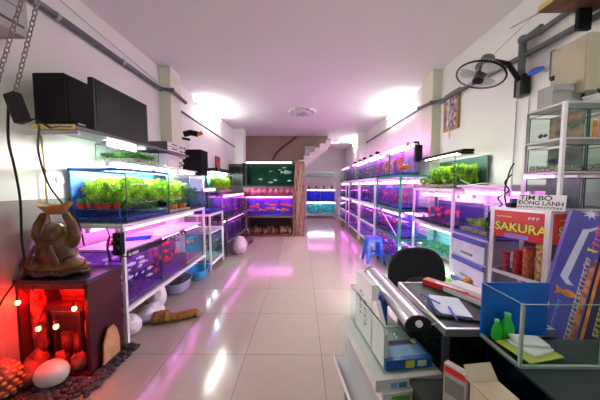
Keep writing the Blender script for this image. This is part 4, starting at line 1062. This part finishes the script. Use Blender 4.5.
MB().tube([ff.p(0, 0, -.02), ff.p(0, 0, .058)], .042, 18).build('hub', black, t, smooth=True)
MB().tube([ff.p(0, 0, -.075), ff.p(0, 0, -.17)], .07, 16, .05).build('motor', mat('olive grey motor', (.10, .11, .08), .4), t, smooth=True)
MB().tube([ff.p(0, 0, -.15), (.24, .0, .10), (.35, .0, -.05)], .02, 8).build('arm', black, t, smooth=True)
MB().box(.34, .405, -.05, .05, -.18, .0).build('wall_plate', black, t, bev=.01)
# framed picture right
t = thing('picture_frame', 'gilt framed violet picture on the right wall below the conduit', 'picture', (1.985, 3.20, 2.33))
b = MB(); 
b.box(-.015, .01, -.155, .155, -.25, -.215).box(-.015, .01, -.155, .155, .215, .25).box(-.015, .01, -.155, -.12, -.215, .215).box(-.015, .01, .12, .155, -.215, .215); b.build('frame', mat('gilt wood', (.38, .24, .05), .35, .3, var=.3), t, bev=.004)
MB().box(-.006, .0, -.119, .119, -.214, .214).build('picture', mat('violet brown print', (.30, .12, .22), .5, var=.7, scale=18, col2=(.65, .55, .6)), t)
cord('white cord hanging across the gilt picture', [(1.965, 3.25, 2.50), (1.955, 3.21, 2.4), (1.96, 3.24, 2.2), (1.985, 3.22, 1.98)], white, .005)
# blue stool
t = thing('plastic_stool', 'blue plastic stool in front of the green rack', 'stool', (1.26, 4.12, 0), .04)
MB().box(-.125, .125, -.125, .125, .425, .445).build('seat', blue_pl, t, bev=.012)
b = MB().box(-.118, .118, -.118, -.111, .37, .424).box(-.118, .118, .111, .118, .37, .424).box(-.118, -.111, -.111, .111, .37, .424).box(.111, .118, -.111, .111, .37, .424); b.build('skirt', blue_pl, t)
for sx in (-1, 1):
    for sy in (-1, 1):
        b = MB(); P = []
        for (r, z, w2) in ((.142, 0, .02), (.095, .37, .026)):
            P += [(sx*r-w2, sy*r-w2, z), (sx*r+w2, sy*r-w2, z), (sx*r+w2, sy*r+w2, z), (sx*r-w2, sy*r+w2, z)]
        b.hexa(P).build('leg', blue_pl, t, bev=.004)
b = MB()
for s in (-1, 1): b.box(-.10, .10, s*.130-.006, s*.130+.006, .13, .165).box(s*.130-.006, s*.130+.006, -.10, .10, .13, .165)
b.build('stretcher', blue_pl, t)

# ---------------------------------------------------------------- FOREGROUND
# office chair
t = thing('office_chair', 'black office chair with rounded back behind the glass desk', 'chair', (.83, 1.84, -.03), .05)
b = MB(); N = 28; prof = []
for k in range(N):
    a = 2*PI*k/N; c_, s_ = math.cos(a), math.sin(a)
    prof.append((.215*math.copysign(abs(c_)**.75, c_), .20*math.copysign(abs(s_)**.8, s_)))
fb = F((0, -.17, .72), (1, 0, 0), (0, .10, 1))
b.prism(fb, prof, -.04, .0); b.build('backrest', mat('black fabric', (.012, .012, .014), .9, var=.3, scale=60), t, bev=.02)
MB().prism(F((0, -.168, .70), (1, 0, 0), (0, .10, 1)), [(x*.45, y*.30-.05) for x, y in prof], 0.0005, .012).build('lumbar_pad', mat('grey black pad', (.035, .035, .04), .8), t, bev=.004)
MB().ball((0, .08, .45), .23, .22, .045, 20, 10).build('seat', mat('black fabric', (.012, .012, .014)), t, smooth=True)
MB().tube([(0, -.15, .58), (0, -.13, .45), (0, 0, .41)], .022, 8).build('back_bar', black, t, smooth=True)
MB().tube([(0, .05, .42), (0, .05, .10)], .028, 12).build('column', metal, t, smooth=True)
for k in range(5):
    a = 2*PI*k/5
    l = MB().tube([(0, .05, .12), (.26*math.cos(a), .05+.26*math.sin(a), .075)], .022, 8, .014).build('base_arm', black, t, smooth=True)
    MB().ball((.26*math.cos(a), .05+.26*math.sin(a), .03), .03, .03, .03, 10, 8).build('caster', black, l, smooth=True)

# glass desk
dx0, dx1, dy0, dy1, dz = .60, 1.06, .955, 1.44, .735
t = thing('glass_desk', 'glass-topped silver framed desk strewn with papers', 'desk', ((dx0+dx1)/2, (dy0+dy1)/2, 0))
a_, b_ = (dx1-dx0)/2, (dy1-dy0)/2
MB().box(-a_+.012, a_-.012, -b_+.012, b_-.012, dz-.008, dz).build('glass_top', mat('grey glass top', (.02, .026, .026), .4, spec=.2), t)
b = MB()
b.box(-a_, a_, -b_, -b_+.012, dz-.03, dz+.003).box(-a_, a_, b_-.012, b_, dz-.03, dz+.003).box(-a_, -a_+.012, -b_+.012, b_-.012, dz-.03, dz+.003).box(a_-.012, a_, -b_+.012, b_-.012, dz-.03, dz+.003)
b.build('edge_frame', metal, t)
for sx in (-1, 1):
    for sy in (-1, 1): MB().box(min(sx*a_, sx*(a_-.022)), max(sx*a_, sx*(a_-.022)), min(sy*b_, sy*(b_-.022)), max(sy*b_, sy*(b_-.022)), 0, dz-.031).build('leg', mat('dark aluminium', (.10, .11, .11), .4, .5), t)
MB().box(-a_+.022, a_-.022, -b_+.002, -b_+.006, .05, dz-.031).build('front_glass', glass_d, t)
MB().box(-a_+.022, a_-.022, -b_+.03, b_-.03, .56, .568).build('shelf', mat('dark shelf', (.03, .035, .035), .4), t)
MB().box(-a_+.022, a_-.022, b_-.016, b_-.006, .05, dz-.031).build('back_panel', mat('dark slate', (.02, .025, .03), .6), t)
MB().box(-a_+.001, -a_+.006, -b_+.022, b_-.022, .05, dz-.031).build('side_glass', glass_d, t)
for i in range(4):
    o = MB().box(-.045, .045, -.06, .06, 0, .03).build('plastic_packet', mat('dark foil packet %d' % (i % 2), [(.03, .05, .08), (.08, .10, .14)][i % 2], .25, .3, var=.8, scale=30, col2=(.45, .55, .65)), bev=.008); o.location = (.68+.10*i, 1.06+.04*(i % 2), .57); o.rotation_euler = (.15, 0, .4*i)
    tag(o, 'crinkled dark packet on the shelf inside the glass desk', 'packet', 'packets inside the glass desk')
# papers on desk
Z = dz+.004
def slab(name, label, cat, c, sx, sy, sz, rz, m, grp=None, bev=.001, parts=()):
    t = thing(name, label, cat, c, rz, grp)
    MB().box(-sx/2, sx/2, -sy/2, sy/2, 0, sz).build('body', m, t, bev=bev)
    for (nm, x0, x1, y0, y1, z0, z1, mm) in parts: MB().box(x0, x1, y0, y1, z0, z1).build(nm, mm, t)
    return t
slab('clipboard', 'dark clipboard under the white sheet on the desk', 'clipboard', (.735, 1.12, Z), .19, .20, .006, -.28, black)
slab('paper_sheet', 'white sheet lying on the dark clipboard', 'paper', (.725, 1.135, Z+.007), .14, .19, .004, -.28, mat('pale blue paper', (.70, .76, .86), .6))
for i, (x, y, r) in enumerate(((.66, 1.19, 1.95), (.69, 1.05, 1.3), (.63, 1.10, 1.6))):
    t = thing('pen', ['blue pen left of the white sheet', 'blue pen crossing the front of the sheet', 'dark blue pen by the silver rail'][i], 'pen', (x, y, Z+.017), r); MB().tube([(-.06, 0, 0), (.055, 0, 0)], .004, 8).build('barrel', blue_pl, t); MB().tube([(.055, 0, 0), (.068, 0, 0)], .004, 8, .001).build('tip', white, t)
slab('lamp_carton', 'long white and red carton on the desk, lowest', 'carton', (.90, 1.22, Z), .09, .34, .025, .45, mat('whitish carton', (.62, .60, .66), .5), parts=(('red_print', -.04, -.02, -.16, .16, .0251, .026, redp),))
slab('lamp_carton', 'red printed narrow carton behind the white one', 'carton', (.83, 1.33, Z), .06, .24, .03, .62, redp, parts=(('white_print', -.025, .0, -.10, .05, .0301, .031, paper),))
slab('lamp_carton', 'white box resting across the red carton', 'carton', (.93, 1.22, Z+.0275), .08, .26, .02, .40, paper, parts=(('red_print', .0, .03, -.10, -.04, .0201, .021, redp),))
slab('paper_stack', 'stack of pale papers by the blue tank wall', 'paper', (1.00, 1.06, Z), .11, .13, .02, .3, mat('greyish paper', (.55, .55, .62), .7))
slab('orange_toy', 'small orange piece at the end of the cartons', 'ornament', (.99, 1.38, Z), .05, .05, .05, .3, orange, bev=.02)
lump('lime_bag', 'bright lime bag on the floor behind the desk', 'bag', (1.42, 2.25, .0), .09, .14, .26, neon, .08)
lump('dark_bag', 'dark heap on the floor beside the drawers', 'bag', (1.25, 1.75, .0), .14, .15, .22, blackm, .1)

# left glass tank with cartons (turned slightly)
g = math.atan2(.055, .42)
t = thing('glass_tank', 'empty glass tank holding white and blue cartons at the aisle', 'glass tank', (.345, .945, .54), g)
gw, gl_, gh_ = .245, .43, .205
MB().box(0, gw, 0, .006, 0, gh_).box(0, gw, gl_-.006, gl_, 0, gh_).box(0, .006, .006, gl_-.006, 0, gh_).box(gw-.006, gw, .006, gl_-.006, 0, gh_).box(.006, gw-.006, .006, gl_-.006, 0, .006).build('glass', glassy('grey green glass', (.91, .95, .93), .4), t)
b = MB(); e = .004
b.box(-.001, gw+.001, -.001, e, gh_, gh_+.003).box(-.001, e, e, gl_, gh_, gh_+.003).box(gw-e, gw+.001, e, gl_, gh_, gh_+.003).box(e, gw-e, gl_-e, gl_+.001, gh_, gh_+.003)
b.build('rim', mat('dark glass edge', (.04, .07, .06), .3), t)
def inT(x, y, z): 
    return (.345+x*math.cos(g)-y*math.sin(g), .945+x*math.sin(g)+y*math.cos(g), .54+z)
t = thing('white_carton', 'tall white carton with handwriting standing in the glass tank', 'carton', inT(.012, .16, .007), g)
MB().box(0, .035, 0, .21, 0, .31).build('carton', paper, t, bev=.002)
FL = F((-.0005, .20, 0), (0, -1, 0), (0, 0, 1))
glyphs('handwriting', FL, .05, .20, 4, .04, .032, ink, t, .0003, .11, 11, vert=True)
glyphs('handwriting', FL, .11, .17, 4, .035, .030, ink, t, .0003, .11, 12, vert=True)
t = thing('white_carton', 'folded white sheet leaning inside the near corner of the glass tank', 'paper', inT(.012, .03, .007), g)
MB().prism(F((.0, .0, 0), (0, 1, 0), (0, 0, 1)), [(0, 0), (.12, 0), (.12, .24), (.085, .26), (0, .15)], 0, .02).build('sheet', paper, t)
t = thing('blue_carton', 'thin dark blue carton upright behind the white sheets', 'carton', inT(.085, .18, .007), g); MB().box(0, .02, 0, .2, 0, .23).build('carton', bluep, t, bev=.002); MB().box(-.0012, -.0002, .02, .18, .05, .12).build('print', bluel, t)
t = thing('blue_carton', 'bright blue flat carton lying at the glass tank front', 'carton', inT(.014, .012, .007), g)
MB().box(0, .215, 0, .13, 0, .045).build('carton', bluep, t, bev=.002)
MB().box(.09, .13, -.0012, -.0002, .008, .038).build('yellow_label', yel, t); MB().box(.145, .185, -.0012, -.0002, .01, .036).build('white_label', paper, t)
MB().box(.015, .20, .02, .085, .0451, .046).build('light_print', bluel, t); MB().box(.03, .18, .095, .12, .0451, .046).build('dark_print', ink, t); MB().box(.18, .20, .095, .12, .0451, .046).build('yellow_print', yel, t)
# white boxes below tank
t = thing('white_carton', 'long flat white carton directly under the glass tank', 'carton', (.345, .945, .487), g); MB().box(-.045, gw+.01, -.02, gl_+.03, 0, .052).build('carton', mat('off white carton', (.60, .60, .57), .6), t, bev=.002)
MB().box(.02, .05, -.0212, -.0202, .012, .036).build('teal_print', bluel, t); MB().box(.055, .09, -.0212, -.0202, .012, .036).build('teal_print', backteal, t)
t = thing('white_carton', 'lower flat white carton with a green print', 'carton', (.345, .945, .437), g); MB().box(-.02, gw+.03, -.03, gl_-.03, 0, .049).build('carton', mat('off white carton', (.60, .60, .57)), t, bev=.002)
MB().box(.02, .10, -.0312, -.0302, .012, .036).build('green_print', leafB, t)
t = thing('metal_stand', 'low grey metal stand carrying the white cartons', 'stand', (.345, .945, 0), g)
MB().box(-.03, .25, -.03, .44, .42, .436).build('top_plate', greyl, t)
for x in (-.03, .23):
    for y in (-.03, .42): MB().box(x, x+.02, y, y+.02, 0, .42).build('leg', metal, t)
MB().box(-.10, -.032, -.02, .42, .30, .315).build('side_tray', greyl, t); MB().box(-.032, -.03, -.02, .42, .30, .419).build('tray_wall', greyl, t)
MB().box(-.102, -.1, -.02, .42, .30, .335).build('tray_lip', frame_w, t)
# LED hood
t = thing('aquarium_hood_lamp', 'long silver aquarium hood lamp with black oval end cap', 'lamp', (.468, .915, .752), .02)
prof = [(-.048, .010), (-.051, .026), (-.042, .046), (-.022, .059), (0, .063), (.022, .059), (.042, .046), (.051, .026), (.048, .010), (.03, .001), (-.03, .001)]
ft = F((0, .012, 0), (1, 0, 0), (0, 0, 1))
MB().prism(ft, prof, -.56, 0).build('shell', mat('satin silver shell', (.60, .61, .62), .28, .6), t, smooth=True, ang=50)
MB().prism(ft, [(x*1.05, y*1.06-.002) for x, y in prof], .0005, .012).build('end_cap', black, t, bev=.003)
MB().prism(F((0, .56+.0125, 0), (1, 0, 0), (0, 0, 1)), [(x*1.05, y*1.06-.002) for x, y in prof], -.012, 0).build('end_cap', black, t, bev=.003)
MB().lathe([(.014, 0), (.014, .006), (.010, .008), (0, .008)], (0, 0, 0), 14, axis=Matrix.Rotation(PI/2, 3, 'X')).build('switch', paper, t, smooth=True).location = (0, -.0005, .034)
for x in (-.035, .012, .032): MB().box(x, x+.003, .02, .56, {-.035: .049, .012: .0605, .032: .051}[x], {-.035: .053, .012: .064, .032: .055}[x]).build('ridge', greyl, t)

# right glass tank, on dark counter
t = thing('dark_tank', 'dark glass tank with blue sides under the front right tank', 'glass tank', (.735, .62, .553))
MB().box(0, .55, 0, .30, .157, .166).build('cover_glass', mat('dark slate cover', (.015, .03, .03), .45, spec=.3), t)
MB().box(0, .006, 0, .30, 0, .156).box(0, .55, 0, .006, 0, .156).box(.544, .55, .006, .30, 0, .156).build('glass', glass_d, t)
MB().box(.008, .54, .29, .296, 0, .155).build('backdrop', backblue, t); MB().box(.007, .011, .01, .285, 0, .155).build('side_film', mat('deep navy film', (.008, .02, .10), .3), t)
t = thing('display_counter', 'low dark counter at the front right corner', 'counter', (.45, .52, 0))
MB().box(0, .95, 0, .39, 0, .53).build('body', mat('dark counter body', (.015, .017, .02), .35), t); MB().box(-.01, .96, -.01, .40, .531, .55).build('top', mat('dark green counter top', (.012, .016, .015), .7), t)
t = thing('side_counter', 'dark plinth behind the front right tank', 'counter', (1.09, .96, 0)); MB().box(0, .33, 0, .34, 0, .59).build('body', mat('dark counter body', (.015, .017, .02)), t); MB().box(-.005, .335, -.005, .345, .591, .60).build('top', mat('dark green counter top', (.02, .025, .022)), t)
gx0, gx1, gy0, gy1, gz0, gz1 = .735, 1.005, .765, .94, .722, .941
t = thing('glass_tank', 'open glass tank with a blue back and green bottles', 'glass tank', (gx0, gy0, gz0))
w, l, h = gx1-gx0, gy1-gy0, gz1-gz0
MB().box(0, w, 0, .006, 0, h).box(0, .006, .006, l-.006, 0, h).box(w-.006, w, .006, l-.006, 0, h).box(0, w, l-.006, l, 0, h).box(.006, w-.006, .006, l-.006, 0, .006).build('glass', glass, t)
MB().box(0, w, l+.001, l+.005, 0, h+.002).build('blue_back', mat('bright blue film', (.0, .14, .72), .35, var=.1), t)
b = MB(); e = .007; em = mat('pale green glass edge', (.30, .42, .34), .25)
b.box(-.001, .0075, -.001, .0075, .0, h+.002).box(.008, w, -.002, .0075, -.002, .008).box(-.002, .0075, .008, l, -.002, .008).box(w-.004, w+.001, -.001, .003, 0, h+.002).box(.0, w, 0, .003, h+.0005, h+.002).box(0, .003, .003, l, h+.0005, h+.002)
b.build('glass_edges', em, t)
for i, (x, y, s) in enumerate(((.772, .905, .78), (.818, .912, 1.0))):
    j = thing('green_bottle', ['shorter bright green bottle in the blue-backed tank', 'taller bright green bottle in the blue-backed tank'][i], 'bottle', (x, y, gz0+.008))
    MB().lathe([(.020*s, 0), (.026*s, .012), (.026*s, .045*s), (.014*s, .075*s), (.010*s, .09*s)], n=18, sy=.7).build('body', green_pl, j, smooth=True)
    MB().lathe([(.011*s, .0905*s), (.011*s, .102*s), (0, .104*s)], n=12).build('cap', mat('pale green cap', (.25, .6, .25), .4), j, smooth=True)
slab('white_packet', 'white packet flat in the blue-backed tank, lower', 'packet', (.85, .85, gz0+.014), .10, .09, .012, .3, paper, bev=.003)
slab('white_packet', 'upper white packet lying askew in the blue-backed tank', 'packet', (.853, .858, gz0+.027), .10, .06, .012, -.15, paper, bev=.003)
slab('yellow_strip', 'yellow green card at the bottom of the blue-backed tank', 'card', (.84, .845, gz0+.008), .15, .12, .005, .2, mat('yellow green card', (.45, .5, .08), .5))
# cartons in front of the desk
t = thing('lens_box', 'cream box with a brown circle and open flaps', 'box', (.612, .70, .5505), .12)
MB().box(-.05, .05, -.04, .05, 0, .135).build('carton', cardb, t)
MB().lathe([(.026, 0), (.026, .001)], (0, 0, 0), 20, axis=Matrix.Rotation(PI/2, 3, 'X')).build('circle_print', mat('dark brown print', (.10, .03, .02), .5), t).location = (.012, -.0405, .09)
o = MB().box(-.05, .05, 0, .05, 0, .002).build('flap', cardb, t); o.location = (0, .05, .136); o.rotation_euler.x = .9
o = MB().box(-.045, .0, -.04, .05, 0, .002).build('flap', cardb, t); o.location = (-.052, 0, .136); o.rotation_euler.y = .9
t = thing('red_white_box', 'white box with a red heading leaning by the cream box', 'box', (.548, .80, .5505), -.95)
MB().box(-.036, .036, -.014, .014, 0, .145).build('carton', mat('grey white carton', (.42, .40, .36), .6), t, bev=.001)
MB().box(-.033, .033, -.0155, -.0145, .118, .14).build('red_heading', redp, t); MB().box(-.03, .03, -.0155, -.0145, .04, .10).build('print', mat('grey print', (.2, .2, .2), .6), t)

# leaning aquarium lamp boxes
Bp = Vector((1.10, 1.0, .655)); Tp = Vector((1.43, 1.17, 1.20)); v = (Tp-Bp); Lb = v.length; v.normalize()
cam = Vector((0, 0, H)); n_ = ((cam-(Bp+Tp)/2).normalized()); n_ = (n_+Vector((.25, -.15, 0)))
n_ = (n_-v*n_.dot(v)).normalized(); uu = v.cross(n_)
def leanbox(label, off, Wd, D, m, deco):
    f = F(Bp+off, uu, v)
    t = thing('lamp_box', label, 'box', (0, 0, 0))
    MB().fbox(f, -Wd/2, Wd/2, 0, Lb, -D, 0).build('carton', m, t, bev=.002)
    deco(f, t, Wd, D)
def star(cx, cy, R, r, n, rot=0): return [(cx+(R if i % 2 == 0 else r)*math.cos(rot+PI*i/n), cy+(R if i % 2 == 0 else r)*math.sin(rot+PI*i/n)) for i in range(2*n)]
def fishpoly(cx, cy, s, sy=1): return [(cx+x*s, cy+y*s*sy) for x, y in ((.5, 0), (.3, .18), (.05, .24), (-.2, .1), (-.5, .3), (-.42, 0), (-.5, -.3), (-.2, -.1), (.05, -.22), (.3, -.16))]
def decoA(f, t, W, D):
    p = lambda nm, pts, m, c=.0012: MB().prism(f, pts, .0004, c).build(nm, m, t)
    p('lamp_picture', [(-.038, .30), (-.012, .30), (.012, .56), (-.010, .565)], mat('lilac white print', (.62, .62, .80), .4))
    p('lamp_mount_picture', [(-.038, .30), (-.01, .27), (.012, .275), (.0, .285), (-.012, .30)], mat('lilac white print', (.6, .6, .8)), .0018)
    p('lamp_mount_picture', [(-.010, .565), (.01, .575), (.038, .60), (.036, .585), (.015, .56)], mat('lilac white print', (.6, .6, .8)), .0018)
    p('fish_picture', fishpoly(-.005, .23, .075), orange)
    p('fish_picture', fishpoly(.038, .47, .035), yel)
    p('badge', star(.0, .655, .03, .012, 8), mat('lilac white print', (.6, .6, .8)))
    p('round_seal', star(-.035, .035, .016, .014, 10), orange)
    p('orange_band', [(.035, .0), (.058, .0), (.058, .44), (.045, .40)], mat('brown orange band', (.45, .16, .05), .5, var=.6, scale=30))
    p('text_block', [(-.055, .10), (-.045, .10), (-.045, .16), (-.055, .16)], yel)
    fr = F(f.p(0, 0, 0), f.v, -f.u)
    glyphs('lettering', fr, .03, -.042, 19, .017, .017, mat('pale yellow print', (.62, .55, .32), .4), t, .0013, .22, 21)
    glyphs('lettering', fr, .06, .012, 9, .012, .012, bluel, t, .0005, .16, 22)
    glyphs('side_lettering', fr, .47, -.055, 5, .022, .022, mat('red pink print', (.75, .12, .2), .4), t, .0020, .2, 23)
leanbox('violet blue aquarium lamp box leaning behind the front tank', Vector((0, 0, 0)), .125, .05, purp, decoA)
def decoB(f, t, W, D):
    fr = F(f.p(0, 0, 0), f.v, -f.u)
    glyphs('lettering', fr, .10, -.012, 20, .018, .02, mat('mustard print', (.5, .4, .1), .5), t, .0006, .2, 24)
    MB().prism(f, [(-W/2+.004, .05), (-W/2+.014, .05), (-W/2+.014, .6), (-W/2+.004, .6)], .0004, .001).build('orange_band', orange, t)
leanbox('dark navy lamp box leaning right of the violet one', uu*.115-n_*.02, .085, .05, mat('dark navy carton', (.012, .014, .06), .35), decoB)

# ---------------------------------------------------------------- light and camera
w = bpy.data.worlds.new('World'); bpy.context.scene.world = w; w.use_nodes = True
nt = w.node_tree; bgn = nt.nodes['Background']
bgn.inputs[0].default_value = (.93, .96, 1, 1); bgn.inputs[1].default_value = .20
cd = bpy.data.cameras.new('camera'); co = bpy.data.objects.new('camera', cd); C.objects.link(co)
cd.sensor_width = 36; cd.lens = 36*235/600; cd.clip_start = .02
co.location = (0, 0, H); co.rotation_euler = (math.radians(90-3.41), 0, math.radians(.49))
sc = bpy.context.scene; sc.camera = co
sc.view_settings.view_transform = 'Standard'; sc.view_settings.look = 'None'; sc.view_settings.exposure = .78; sc.view_settings.gamma = 1
sc.cycles.transparent_max_bounces = 24
